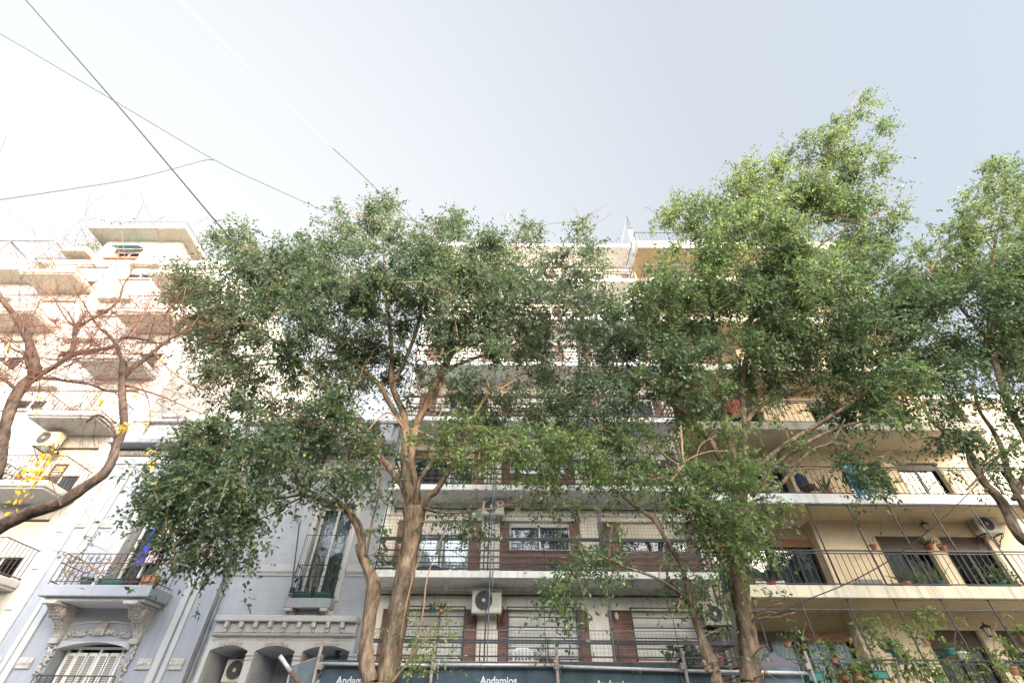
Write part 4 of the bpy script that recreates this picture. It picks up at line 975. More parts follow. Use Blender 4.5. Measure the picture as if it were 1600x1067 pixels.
def spray(centres, dens=1.0, leaf=.118, twig_len=(.35, .9), droop=.35, per=15, tmb=None, tw_frac=.045, cluster=True, flat=.8):
    """centres: list of (Vector, R, density, tone bias). Returns leaf arrays of leafy shoots filling lumps"""
    Os, As, Ns, Ls, Ts = [], [], [], [], []
    for c, R, dn, tb in centres:
        sub = []
        if cluster and R > .45:
            k = int(4+R*4); axis = rng.normal(size=3)*np.array([1, .7, .8]); axis /= np.linalg.norm(axis)
            for _ in range(k):
                d = rng.normal(size=3); d /= np.linalg.norm(d); rr = R*rng.uniform(.3, .95)
                sub.append((np.array(c)+d*rr*np.array([1, 1, flat])+axis*R*rng.uniform(-.65, .65), R*rng.uniform(.2, .48)))
        else: sub.append((np.array(c), R))
        for sc_, sr in sub:
            nt = max(1, int(LEAFD*dens*dn*sr*sr/.25*.5))
            ln_k = 1.0+.9*(rng.random(nt) < .16)
            d = rng.normal(size=(nt, 3)); d /= np.linalg.norm(d, axis=1)[:, None]
            o = sc_+d*(sr*rng.uniform(0, 1, nt)**.5)[:, None]*np.array([1, 1, .75])
            outw = (o-np.array(c)); outw /= (np.linalg.norm(outw, axis=1)[:, None]+1e-6)
            dr = outw*.75+rng.normal(size=(nt, 3))*.55+np.array([0, 0, .05]); dr /= np.linalg.norm(dr, axis=1)[:, None]
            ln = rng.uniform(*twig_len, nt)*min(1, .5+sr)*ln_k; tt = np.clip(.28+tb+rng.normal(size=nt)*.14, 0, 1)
            if tmb is not None:
                for q in range(nt):
                    if rng.random() < tw_frac:
                        a = Vector(o[q]-dr[q]*ln[q]*.4); e = Vector(o[q]+dr[q]*ln[q]*.9-np.array([0, 0, droop*ln[q]*.8]))
                        m_ = Vector(o[q]+dr[q]*ln[q]*.4)
                        tmb.tube([a, m_, e], [.011, .008, .004], 3, False)
            t = rng.uniform(0, 1, (nt, per)); 
            pos = o[:, None]+dr[:, None]*(t*ln[:, None])[..., None]; pos[..., 2] -= droop*(t**2)*ln[:, None]
            pos += rng.normal(size=pos.shape)*.035
            ax = dr[:, None]*.55+rng.normal(size=pos.shape)*.75; ax[..., 2] -= .45
            nr = rng.normal(size=pos.shape)*.6; nr[..., 2] += .8
            Os.append(pos.reshape(-1, 3)); As.append(ax.reshape(-1, 3)); Ns.append(nr.reshape(-1, 3))
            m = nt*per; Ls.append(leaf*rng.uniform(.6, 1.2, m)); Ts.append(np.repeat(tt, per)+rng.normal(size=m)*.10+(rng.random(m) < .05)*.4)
    if not Os: return None
    O = np.concatenate(Os); L = np.concatenate(Ls)
    return O, np.concatenate(As), np.concatenate(Ns), L, L*rng.uniform(.42, .58, len(L)), np.concatenate(Ts)
def crown(name, clumps, depth, mat, tree, tmb, rec, jitterY=1.3, dens=1.0, leaf=.118, connect=True, tb=0.0, droop=.35):
    """clumps (px, py, radius px[, density[, tone]]); depth(px, py) -> Y"""
    cs = []
    for i, cl in enumerate(clumps):
        x, y, r = cl[:3]; dn = cl[3] if len(cl) > 3 else 1.0; t_ = cl[4] if len(cl) > 4 else 0.0
        Y = min(depth(x, y)+random.uniform(-jitterY, jitterY)*min(1, r/35), 13.7)
        c = P(x, y, Y); R = r*PS(x, y, Y)
        t_ += -.12 if (440 < y < 660 and r > 20) else .05 if y < 360 else 0  # light and shade put into leaf tone: darker low crown, lighter tops
        cs.append((c, R, dn, t_+tb+random.uniform(-.10, .10)))
        for _ in range(3 if r > 30 else 1 if r > 24 else 0):
            ang = random.uniform(0, 6.28); rr_ = r*random.uniform(.65, 1.05); Y2 = min(Y+random.uniform(-1, 1)*jitterY, 13.7)
            x2, y2 = x+rr_*math.cos(ang), y+rr_*math.sin(ang)*.8
            cs.append((P(x2, y2, Y2), R*random.uniform(.4, .6), dn*.55, t_+tb+random.uniform(-.08, .08)))
        if connect and rec:
            near = min(rec, key=lambda q: (q[0]-c).length+ (1.2 if q[0].z > c.z+.5 else 0))
            a = near[0]; L_ = (c-a).length
            if L_ > .25:
                r0 = min(near[1]*.6, .012+L_*.011); pts = twig_curve(tmb, a, c+Vector((0, 0, .1)), r0, .010, .10, 5, 7)
                for q in range(int(2+R*3)):
                    e = c+Vector((random.gauss(0, 1), random.gauss(0, 1), random.gauss(0, .8)))*R*.6
                    twig_curve(tmb, pts[random.choice((4, 5, 6, 7))], e, .010, .004, .12, 3, 4)
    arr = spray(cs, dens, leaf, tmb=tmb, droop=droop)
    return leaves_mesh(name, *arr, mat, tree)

# ---------- big left ficus (thick trunk)
YB = 12.2
tb = thing('ficus_tree', (P(600, 1067, YB).x, YB, 0.1), 'largest leafy tree with a thick low forking trunk and broad deep green crown', 'tree', 'ficus trees along the kerb')
tr = MB(); rec = []
S = [(604, 1067, 21, YB), (616, 1000, 20, YB), (627, 930, 18.5, YB), (637, 870, 17.5, YB), (646, 822, 18, YB), (648, 795, 21, YB)]
limb(tr, S, rec, n=12); extend_down(S, YB, tr, rec)
for sp in (
  [(642, 835, 10, YB-.1), (665, 782, 8, YB-.2), (682, 766, 7, YB-.2), (697, 742, 6, YB-.3), (712, 715, 5, YB-.4), (730, 670, 4, YB-.6), (765, 610, 3, YB-.9)],
  [(646, 800, 12, YB), (632, 762, 10, YB+.1), (617, 742, 8, YB+.1), (598, 718, 6.5, YB+.1), (580, 695, 5, YB), (540, 670, 4, YB-.3), (480, 655, 3, YB-.6)],
  [(645, 800, 14, YB), (636, 755, 11, YB), (632, 710, 10, YB), (634, 680, 9, YB), (630, 645, 8, YB), (618, 618, 7, YB-.1), (611, 590, 6, YB-.2), (612, 545, 5, YB-.4), (606, 480, 4, YB-.8), (600, 400, 3, YB-1.2), (596, 340, 1.6, YB-1.5)],
  [(650, 800, 12, YB+.1), (650, 760, 9, YB+.1), (642, 725, 9, YB+.1), (645, 690, 9, YB+.1), (652, 660, 9, YB+.1), (665, 635, 9, YB), (679, 602, 8.5, YB), (692, 578, 7.5, YB-.1), (712, 540, 6, YB-.3), (730, 500, 5, YB-.6), (770, 440, 4, YB-1), (800, 390, 2.5, YB-1.3), (815, 355, 1.2, YB-1.5)],
  [(650, 790, 8, YB-.1), (654, 757, 5.5, YB-.2), (667, 733, 5.5, YB-.3), (681, 717, 5, YB-.4), (694, 704, 4.5, YB-.5), (692, 694, 4, YB-.6), (672, 682, 3, YB-.7)],
  [(630, 665, 6, YB), (606, 625, 6, YB-.1), (592, 600, 5.5, YB-.1), (560, 572, 5, YB-.2), (530, 537, 4.5, YB-.4), (503, 512, 3.5, YB-.6), (450, 470, 2.5, YB-.9), (390, 420, 1.5, YB-1.2)],
  [(600, 690, 6, YB+.2), (560, 665, 6, YB+.1), (528, 636, 6.5, YB), (503, 600, 5.5, YB-.1), (474, 579, 4.5, YB-.2), (449, 550, 3.5, YB-.3), (410, 520, 2.5, YB-.5), (340, 490, 1.5, YB-.8)],
  [(612, 600, 5, YB-.2), (630, 570, 4.5, YB-.3), (655, 500, 4, YB-.6), (660, 430, 3, YB-1), (680, 360, 1.5, YB-1.3)],
  [(690, 580, 5, YB), (740, 560, 4, YB-.2), (800, 540, 3.4, YB-.4), (870, 500, 2.6, YB-.7), (920, 440, 1.6, YB-1)],
  [(668, 640, 5, YB), (676, 622, 4, YB), (690, 600, 3.5, YB-.1), (694, 560, 3, YB-.2)],
  [(712, 715, 4, YB-.4), (760, 700, 3.5, YB-.6), (820, 690, 3, YB-.8), (880, 680, 2.2, YB-1), (940, 670, 1.5, YB-1.2)],
  [(648, 790, 5, YB-.2), (690, 800, 3, YB-.3), (735, 800, 2, YB-.4)],
): limb(tr, sp, rec)
random.seed(3)
tw = MB()
CB = [(330,440,45),(305,500,32),(372,385,28),(380,360,16,.8),(380,480,50),(350,555,45),(430,420,45),(430,520,50),(440,590,42,.7),(395,605,32,.6),(490,390,40),(535,355,28),(528,330,12,.9),(500,470,50),(520,555,50),(560,420,50),(597,345,33),(605,318,14,.9),(640,365,40),(600,480,50,.8),(585,560,40,.7),(690,365,34),(715,345,16),(660,440,50),(705,490,50),(660,545,42,.6),(750,400,40),(760,470,48),(740,550,45,.8),(800,420,45),(828,378,26),(820,352,12),(790,520,42,.8),(850,450,42),(895,402,33),(905,362,16,.9),(912,350,8,.9),(905,460,40),(870,520,45,.8),(930,500,42),(880,590,40),(800,600,30,.5),(550,615,36,.6),(505,625,32,.6),(460,635,26,.5),(655,610,30,.45),(720,610,34,.8),(780,650,40,.8),(850,650,42),(930,620,42),(965,560,40),(945,670,32,.8),
 (350,620,22,.5),(300,460,20),(285,470,12,.8),(330,520,30),(300,545,18,.6),(330,590,22,.5),(620,430,40),(560,500,40),(470,430,40),(395,430,35),(700,430,40),(830,560,35,.7),
 (690,690,32,.9,.22),(735,690,38,.9,.28),(800,700,42,1,.22),(860,715,38,1,.16),(920,700,38,.9,.12),(842,770,22,.8,.15),(878,790,20,.8,.1),(940,735,32,.8,.1),(725,815,22,.8),(745,828,16,.8),(695,800,12,.7),(980,690,28,.8,.1),(760,500,30,.7,.15),(770,455,26,.7,.25)]
CB2 = [q for q in CB if len(q) > 4]
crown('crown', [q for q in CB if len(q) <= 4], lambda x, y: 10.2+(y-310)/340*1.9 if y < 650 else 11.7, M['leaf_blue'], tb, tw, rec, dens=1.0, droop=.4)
plabel(crown('sunlit_tint_foliage', CB2, lambda x, y: 10.2+(y-310)/340*1.4 if y < 650 else 11.2, M['leaf_fresh_sunlit'], tb, tw, rec, jitterY=.6, dens=.68, droop=.4, tb=-.14), 'lighter yellow green foliage low on the right side of the crown, coloured as if sunlit')  # sunlit look put into the colour: these clumps get the lighter leaf material
for k in range(60):                        # bare twigs showing through the crown
    c = random.choice(CB[:60]); a = P(c[0], c[1], 11.3); twig_curve(tw, a, a+Vector((random.uniform(-1.3, 1.3), random.uniform(-1, 0), random.uniform(-.8, 1.2))), .012, .004, .2, 4, 6)
for sp in ([(672, 682, 2.2, 11.5), (650, 672, 1.6, 11.5), (630, 668, 1.2, 11.4)], [(630, 668, 1.8, 11.8), (610, 645, 1.8, 11.7), (590, 655, 1.4, 11.7), (570, 680, 1, 11.6)], [(688, 598, 1.8, 11.9), (690, 640, 1.5, 11.8), (680, 655, 1.2, 11.8)], [(700, 520, 1.8, 11), (735, 500, 1.8, 11), (775, 485, 1.3, 10.9)], [(735, 500, 1.4, 11), (760, 470, 1.1, 10.9)]): limb(tw, sp)
part('twigs', tw, M['twig'], tb, smooth=True)
part('trunk', tr, M['bark'], tb, smooth=True)
# small shoots round the base of that trunk
st = MB()
for sp in ([(612, 1067, 4, 12.0), (640, 1030, 3, 11.9), (665, 995, 2.2, 11.8), (680, 970, 1.6, 11.7)], [(640, 1030, 2.2, 11.9), (660, 960, 1.8, 11.8), (668, 900, 1.6, 11.8), (690, 840, 1.2, 11.7), (705, 800, .9, 11.6)], [(625, 1000, 2, 11.9), (638, 930, 1.6, 11.8), (652, 880, 1.3, 11.8), (672, 830, 1, 11.7)], [(665, 995, 1.6, 11.8), (700, 990, 1, 11.7)]): limb(st, sp)
stw = MB()
arr = spray([(P(x, y, 11.75), r*PS(x, y, 11.75), d, .25) for x, y, r, d in ((650, 1030, 22, .5), (670, 1010, 24, .5), (690, 985, 22, .35), (655, 975, 20, .3), (672, 945, 16, .3), (640, 1000, 14, .4), (700, 1020, 16, .35), (660, 905, 9, .4), (640, 945, 10, .3), (688, 1050, 14, .3), (605, 990, 10, .3), (650, 1050, 16, .5))], .8, .085, tmb=stw, cluster=False)
leaves_mesh('foliage', *arr, M['leaf_fresh_sunlit'], tb); plabel(part('stems', st, M['twig'], tb, smooth=True), 'thin orange brown shoots rising beside the trunk')

# ---------- thinner left tree
ta = thing('ficus_tree', (P(575, 1067, YB).x, YB, 0.1), 'slender twisting tree whose dark drooping crown hangs before the blue grey house', 'tree', 'ficus trees along the kerb')
tr = MB(); rec = []
S = [(578, 1067, 14, YB-.2), (573, 1035, 13.5, YB-.2), (573, 1000, 13, YB-.2), (579, 955, 12, YB-.2), (584, 920, 12.5, YB-.2), (578, 895, 10.5, YB-.2), (566, 868, 8.5, YB-.2), (562, 850, 8.5, YB-.2)]
limb(tr, S, rec, n=12); extend_down(S, YB-.2, tr, rec)
for sp in (
  [(565, 860, 6, 12), (559, 830, 5, 12), (545, 803, 4.6, 11.9), (528, 786, 4.4, 11.8), (512, 784, 4.2, 11.7), (475, 772, 4, 11.4), (450, 762, 4, 11.2), (432, 748, 3.2, 11), (412, 717, 2.6, 10.9), (390, 690, 1.8, 10.8)],
  [(568, 862, 5, 12.05), (567, 832, 4.4, 12), (556, 808, 4, 12), (540, 792, 3.5, 11.9), (520, 775, 2.8, 11.8), (500, 760, 2, 11.7)],
  [(475, 772, 3, 11.4), (440, 778, 2.6, 11.2), (405, 783, 2.2, 11), (380, 797, 1.8, 10.8), (340, 810, 1.2, 10.6), (300, 830, 1, 10.4)],
  [(475, 775, 2.4, 11.4), (445, 790, 2.1, 11.2), (418, 806, 1.8, 11), (390, 815, 1.2, 10.9)],
  [(512, 784, 3, 11.7), (492, 770, 2.6, 11.6), (470, 758, 2.2, 11.4), (440, 720, 1.8, 11.2), (420, 690, 1.3, 11)],
  [(572, 868, 4, 11.9), (576, 845, 3, 11.9), (583, 808, 2.6, 11.8), (590, 783, 2.2, 11.7), (593, 755, 1.8, 11.6), (600, 735, 1.4, 11.6)],
  [(540, 785, 2.5, 11.8), (541, 765, 3, 11.8), (543, 745, 1.5, 11.8)],
  [(541, 780, 1.4, 11.8), (530, 765, 1.6, 11.8), (519, 752, 1.2, 11.8)]): limb(tr, sp, rec)
tw = MB()
CA = [(400,680,41),(460,670,36),(520,668,36),(565,680,28,.8),(345,695,39),(380,655,28,.9),(292,735,33),(268,782,29),(310,787,41),(335,847,33),(290,847,26),(372,745,39,.85),(380,807,31,.9),(430,725,28,.5),(470,752,22,.6),(520,742,28,.8),(560,735,24,.8),(540,777,15,.7),(395,847,19,.8),(330,892,11,.8),(350,872,15),(590,700,19,.7),(240,810,10,.7),(250,760,21,.9),(262,832,15,.8),(480,710,29,.7),(440,782,14,.5),(500,782,12,.6),(420,770,17,.4),(300,700,24),(240,782,12,.6),(600,760,17,.6),(595,832,12,.5),(600,862,10,.5),(330,750,31),(360,787,29)]
crown('crown', CA, lambda x, y: 10.0+(x-240)/340*1.8, M['leaf_blue'], ta, tw, rec, jitterY=.7, dens=1.35, leaf=.125, droop=.5)
part('twigs', tw, M['twig'], ta, smooth=True); part('trunk', tr, M['bark'], ta, smooth=True)

# ---------- small pollarded tree before the right part of the scaffold
tcx = thing('ficus_tree', (P(1118, 1067, 12).x, 12, 0.1), 'small thin tree with a knobbly swollen head on its stem before the scaffold', 'tree', 'ficus trees along the kerb')
tr = MB(); rec = []
S = [(1120, 1067, 11, 12), (1116, 1048, 10, 12), (1110, 1035, 15, 12), (1104, 1020, 12, 12), (1094, 990, 6.5, 12), (1085, 965, 6, 11.95), (1078, 940, 6, 11.9), (1071, 905, 5, 11.8), (1062, 878, 4.6, 11.7), (1050, 858, 5, 11.6), (1038, 838, 4.4, 11.5), (1022, 812, 4.6, 11.4), (995, 793, 3.4, 11.2), (979, 780, 2.6, 11.1), (950, 755, 1.8, 11)]
limb(tr, S, rec, .09, n=10); extend_down(S, 12, tr, rec)
for sp in ([(1076, 945, 4, 11.9), (1060, 925, 3.2, 11.7), (1030, 905, 3, 11.5), (1000, 893, 2.8, 11.3), (975, 885, 2.6, 11.2), (950, 873, 2, 11), (920, 878, 1.5, 10.9), (890, 895, 1, 10.8)],
  [(952, 873, 1.5, 11), (952, 850, 1, 11), (956, 820, .8, 11)], [(1022, 812, 2.5, 11.4), (1024, 790, 1.8, 11.4), (1022, 764, 2.2, 11.4), (1000, 752, 2.4, 11.3), (980, 745, 2, 11.2)],
  [(1080, 940, 2, 11.9), (1072, 915, 1.6, 11.8), (1060, 895, 1, 11.8)]): limb(tr, sp, rec)
random.seed(12)
for k in range(22): p = P(1111+random.uniform(-11, 11), 1036+random.uniform(-13, 12), 11.92); tr.blob(p, .055, .05, .05, 9, 6, .12)
tw = MB()
CC = [(1040,878,17,.5,.1),(1092,905,20,.6,.1),(1075,948,14,.6,.1),(1112,930,15,.6,.1),(872,918,22,.9),(902,898,22,.9),(930,882,20,.8),(882,945,12,.8),(880,970,9,.8),(868,930,16,.8),(958,862,18,.7),(925,870,16,.7),(1055,905,12,.5,.1),(905,855,12,.6),(955,905,14,.6),(1060,960,8,.5,.1),(1110,960,12,.5,.1),(990,760,22,.7,.15),(960,745,24,.8,.1),(955,830,12,.6),(1130,990,8,.5,.2),(1130,1040,8,.4,.3)]
crown('crown', CC, lambda x, y: 11.0+(x-870)/250*.8, M['leaf'], tcx, tw, rec, jitterY=.2, dens=1.25, leaf=.105, tb=.02, droop=.7)
part('twigs', tw, M['twig'], tcx, smooth=True); part('trunk', tr, M['bark'], tcx, smooth=True)

# ---------- right ficus
YD = 12.3
td = thing('ficus_tree', (P(1165, 1067, YD).x, YD, 0.1), 'tall leafy tree whose bright green crown reaches highest against the sky', 'tree', 'ficus trees along the kerb')
tr = MB(); rec = []
S = [(1174, 1067, 20, YD), (1169, 1000, 18, YD), (1160, 950, 17, YD), (1153, 905, 18, YD), (1150, 870, 17, YD), (1152, 830, 15.5, YD), (1154, 790, 14, YD)]
limb(tr, S, rec, n=12); extend_down(S, YD, tr, rec)
for sp in (
  [(1146, 905, 11, YD+.1), (1128, 872, 9, YD+.1), (1110, 840, 8, YD+.1), (1095, 812, 6, YD), (1085, 785, 5, YD), (1060, 740, 4, YD-.1), (1030, 700, 3, YD-.3)],
  [(1154, 795, 12, YD), (1150, 745, 11, YD), (1143, 700, 9, YD), (1135, 665, 7, YD), (1128, 620, 6, YD-.1), (1125, 560, 5, YD-.3), (1110, 480, 4, YD-.8), (1095, 400, 2.5, YD-1.4), (1080, 340, 1.2, YD-1.8)],
  [(1150, 760, 9, YD), (1128, 720, 7.5, YD), (1110, 690, 7, YD), (1080, 655, 6, YD-.1), (1050, 632, 5, YD-.2), (1030, 612, 4, YD-.3), (990, 580, 3, YD-.5), (960, 540, 1.8, YD-.8)],
  [(1162, 790, 8, YD-.1), (1163, 740, 7, YD-.1), (1165, 690, 6.5, YD-.1), (1163, 655, 6.5, YD-.1), (1160, 620, 6, YD-.2), (1166, 560, 5.5, YD-.5), (1172, 500, 5, YD-.9), (1180, 450, 4.5, YD-1.4), (1200, 390, 4, YD-2), (1235, 320, 2.6, YD-2.8), (1280, 255, 1.7, YD-3.6), (1318, 205, .9, YD-4.3), (1335, 175, .5, YD-4.6)],
  [(1170, 505, 5, YD-.9), (1200, 460, 4.5, YD-1.2), (1240, 420, 3.6, YD-1.8), (1300, 370, 2.6, YD-2.6), (1370, 330, 1.4, YD-3.4)],
  [(1166, 660, 5.5, YD-.1), (1182, 640, 5, YD-.2), (1210, 622, 4.5, YD-.4), (1245, 610, 4, YD-.6), (1275, 597, 3.5, YD-.8), (1320, 570, 2.5, YD-1.1), (1360, 530, 1.5, YD-1.5)],
  [(1170, 650, 4, YD-.1), (1195, 610, 3.6, YD-.3), (1240, 590, 3, YD-.6), (1280, 560, 2, YD-.9)],
  [(1165, 765, 8, YD-.1), (1180, 738, 7, YD-.3), (1205, 712, 6.5, YD-.5), (1235, 690, 6, YD-.7), (1275, 665, 5.5, YD-1), (1315, 640, 4.5, YD-1.3), (1350, 615, 3, YD-1.6), (1390, 570, 1.8, YD-2)],
  [(1175, 775, 6, YD-.1), (1195, 745, 5, YD-.3), (1225, 715, 4.5, YD-.5), (1255, 695, 4, YD-.7), (1300, 672, 3.6, YD-1), (1340, 660, 3, YD-1.3), (1390, 640, 2.4, YD-1.6), (1440, 612, 1.5, YD-2)],
  [(1200, 770, 3.5, YD-.4), (1222, 755, 4, YD-.5), (1250, 720, 3.4, YD-.7), (1275, 700, 3, YD-.9), (1300, 690, 2, YD-1.1), (1320, 655, 1.5, YD-1.3)],
): limb(tr, sp, rec)
tw = MB()
CD = [(1060,350,32,.9,.05),(1042,328,10,.7,.1),(1105,340,38,.9,.12),(1140,315,28,.9,.15),(1080,420,45),(1165,290,28,.9,.2),(1160,262,14,.7,.2),(1195,265,26,.9,.12),(1185,355,50,1,.1),(1250,300,40,.9,.08),(1235,265,26,.8),(1285,240,34,.8,.1),(1325,195,24,.9,.05),(1350,165,14,.8,.05),(1350,145,6,.8,.05),(1372,200,20,.8),(1325,262,34,.9),(1370,245,20,.8),(1300,335,48,.9,.05),(1358,340,26,.8),(1392,330,18,.7),(1412,324,7,.6),(1240,395,55,1,.05),(1320,410,42,.9,.05),(1368,385,22,.8),(1385,360,12,.7),(1150,430,50,1,.03),(1080,490,50),(1030,480,40),(992,470,26,.9),(1010,540,45),(960,525,30,.9),(1165,510,52),(1240,490,50),(1305,480,45,.9),(1090,570,45),(1010,600,40),(1060,640,28,.8),(1170,580,38,.8),(1240,555,38,.8),(1300,550,42,.8),(1288,608,24,.8),(1345,585,30,.8),(1370,520,38,.8),(1320,500,40,.8),(1345,450,34,.8),(1200,450,45),(1120,380,40,1,.08),(1040,420,30),(1210,330,40,1,.08),(1110,620,22,.8),
 (1240,690,14,.7),(1310,640,26,.8),(1340,640,22,.8),(1345,735,30,.9,-.1),(1372,752,18,.8,-.1),(1330,700,20,.7,-.1),(1205,735,16,.6),(1200,640,20,.6),(1290,640,18,.7)]
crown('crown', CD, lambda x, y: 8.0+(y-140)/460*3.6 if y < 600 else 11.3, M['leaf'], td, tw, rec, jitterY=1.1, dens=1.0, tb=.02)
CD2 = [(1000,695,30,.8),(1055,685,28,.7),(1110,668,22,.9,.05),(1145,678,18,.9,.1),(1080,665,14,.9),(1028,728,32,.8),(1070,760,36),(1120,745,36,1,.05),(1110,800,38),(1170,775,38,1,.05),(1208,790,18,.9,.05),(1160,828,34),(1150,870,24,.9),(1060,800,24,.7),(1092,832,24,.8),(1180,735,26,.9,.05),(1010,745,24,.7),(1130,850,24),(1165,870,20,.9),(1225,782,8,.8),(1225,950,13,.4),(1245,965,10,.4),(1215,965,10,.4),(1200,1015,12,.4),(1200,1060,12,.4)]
o_ = crown('front_foliage', CD2, lambda x, y: 11.2, M['leaf_fresh_sunlit'], td, tw, rec, jitterY=.5, dens=.72, leaf=.112, tb=-.04)
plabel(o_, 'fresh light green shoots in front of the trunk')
tw2 = MB()
for sp in ([(1069, 736, 3, 10.9), (1066, 700, 3.2, 10.9), (1064, 665, 3, 10.9)], [(1068, 725, 2, 10.9), (1080, 715, 1.8, 10.9), (1110, 705, 1.8, 10.8), (1140, 705, 1.4, 10.8), (1115, 745, .01, 10.8)][:4], [(1067, 728, 2.6, 10.9), (1058, 740, 2.2, 10.9), (1048, 752, 2, 10.8)], [(1066, 728, 2, 10.9), (1045, 742, 1.6, 10.9), (1015, 748, 1.4, 10.8), (985, 735, 1, 10.8)],
  [(1070, 732, 2.2, 10.9), (1085, 745, 1.8, 10.9), (1100, 765, 1.4, 10.8), (1112, 770, 1, 10.8)], [(1064, 728, 1.8, 10.9), (1040, 712, 1.6, 10.9), (1022, 690, 1.2, 10.8)], [(1090, 800, 2.4, 11), (1062, 797, 2.2, 11), (1045, 785, 1.6, 11)], [(1120, 680, 1.3, 10.9), (1095, 695, 1.3, 10.9), (1086, 725, 1.2, 10.9)],
  [(1190, 765, 1.8, 11), (1200, 758, 1.2, 11), (1207, 748, .9, 11)], [(1190, 765, 1.6, 11), (1203, 766, 1, 11), (1213, 760, .8, 11)], [(1190, 765, 1.4, 11), (1197, 750, .9, 11), (1196, 742, .7, 11)]): limb(tw2, [(a, b, r*.7, Y) for a, b, r, Y in sp])
plabel(part('cut_stubs', tw2, stucco('cut_branch', (.27, .17, .10), var=.2, streak=False), td, smooth=True), 'pale orange brown stubs of cut branches')
part('twigs', tw, M['twig'], td, smooth=True); part('trunk', tr, M['bark'], td, smooth=True)

# ---------- far right ficus, trunk just outside the frame
YE = 11.6
te = thing('ficus_tree', (P(1650, 1000, YE).x, YE, 0.1), 'leafy tree cut off by the right edge, forked limbs crossing the yellow balconies', 'tree', 'ficus trees along the kerb')
tr = MB(); rec = []
S = [(1720, 1067, 20, YE), (1690, 980, 18, YE), (1660, 900, 16, YE), (1630, 860, 13, YE), (1600, 843, 9, YE), (1585, 825, 8, YE), (1572, 795, 8, YE), (1558, 775, 7.5, YE), (1535, 750, 6.5, YE), (1520, 715, 5.5, YE-.1), (1502, 690, 5, YE-.2), (1478, 676, 4.2, YE-.3), (1455, 655, 3.5, YE-.4), (1445, 640, 2.5, YE-.5)]
limb(tr, S, rec, n=10); extend_down(S, YE, tr, rec)
for sp in (
  [(1640, 865, 12, YE), (1620, 820, 9, YE-.1), (1600, 790, 7, YE-.1), (1585, 765, 6, YE-.1), (1575, 738, 6, YE-.1), (1565, 700, 5.5, YE-.1), (1550, 670, 4.5, YE-.2), (1530, 640, 3.5, YE-.3), (1520, 600, 2.5, YE-.5)],
  [(1660, 900, 11, YE+.1), (1640, 800, 9, YE), (1615, 710, 8, YE-.1), (1585, 650, 7.5, YE-.2), (1565, 600, 6, YE-.4), (1550, 540, 6, YE-.7), (1545, 460, 4.5, YE-1.2), (1555, 380, 3, YE-1.8), (1570, 300, 1.6, YE-2.4)],
  [(1583, 780, 5, YE-.1), (1590, 770, 5, YE-.1), (1600, 742, 5, YE-.1), (1612, 700, 3, YE-.2)],
  [(1535, 750, 4, YE), (1515, 725, 3.5, YE-.1), (1510, 700, 3, YE-.1), (1495, 672, 2.4, YE-.2)],
  [(1478, 690, 2.6, YE-.2), (1455, 682, 2.2, YE-.3), (1430, 688, 1.6, YE-.4), (1390, 705, 1.2, YE-.5), (1380, 715, .8, YE-.6)],
  [(1520, 590, 3, YE-.5), (1480, 560, 3, YE-.8), (1455, 545, 3, YE-1), (1470, 510, 2, YE-1.2)],
  [(1550, 540, 4, YE-.7), (1500, 480, 3, YE-1.2), (1450, 430, 2, YE-1.8)],
  [(1566, 705, 3, YE-.1), (1540, 735, 2.4, YE-.2), (1510, 765, 1.8, YE-.3)]): limb(tr, sp, rec)
tw = MB()
CE = [(1562,280,30,.9),(1592,290,30),(1575,258,12,.8),(1512,330,26,.8),(1555,345,42,.9),(1478,375,22,.5,.1),(1450,400,26,.6,.05),(1515,405,45,.9,.08),(1585,395,42),(1430,450,42),(1490,465,48,1,.05),(1560,480,50),(1400,500,38),(1450,535,48),(1530,545,48),(1595,540,40),(1400,585,36,.8,.08),(1430,610,26,.7,.1),(1500,610,40,.6),(1565,600,40,.6),(1478,690,22,.8,-.1),(1515,700,24,.8,-.1),(1540,690,18,.6,-.1),(1560,705,18,.5),(1590,700,20,.6),(1385,630,34,1,.12),(1420,590,26,.9,.12),(1395,450,20,.8),(1410,425,12,.6),(1600,450,45),(1620,350,40),(1450,480,36),(1400,550,34),(1480,640,18,.4),(1540,645,20,.4),(1590,640,22,.5),(1360,620,22,.9,.1),(1350,600,18,.9,.1),(1580,735,12,.5),(1500,745,12,.4,.1),(1560,745,14,.4,.1),(1640,480,50),(1640,600,50,.7)]
crown('crown', CE, lambda x, y: 8.6+(y-250)/350*2.4 if y < 600 else 11.0, M['leaf'], te, tw, rec, jitterY=.9, dens=1.0, tb=.03)
part('twigs', tw, M['twig'], te, smooth=True); part('trunk', tr, M['bark'], te, smooth=True)

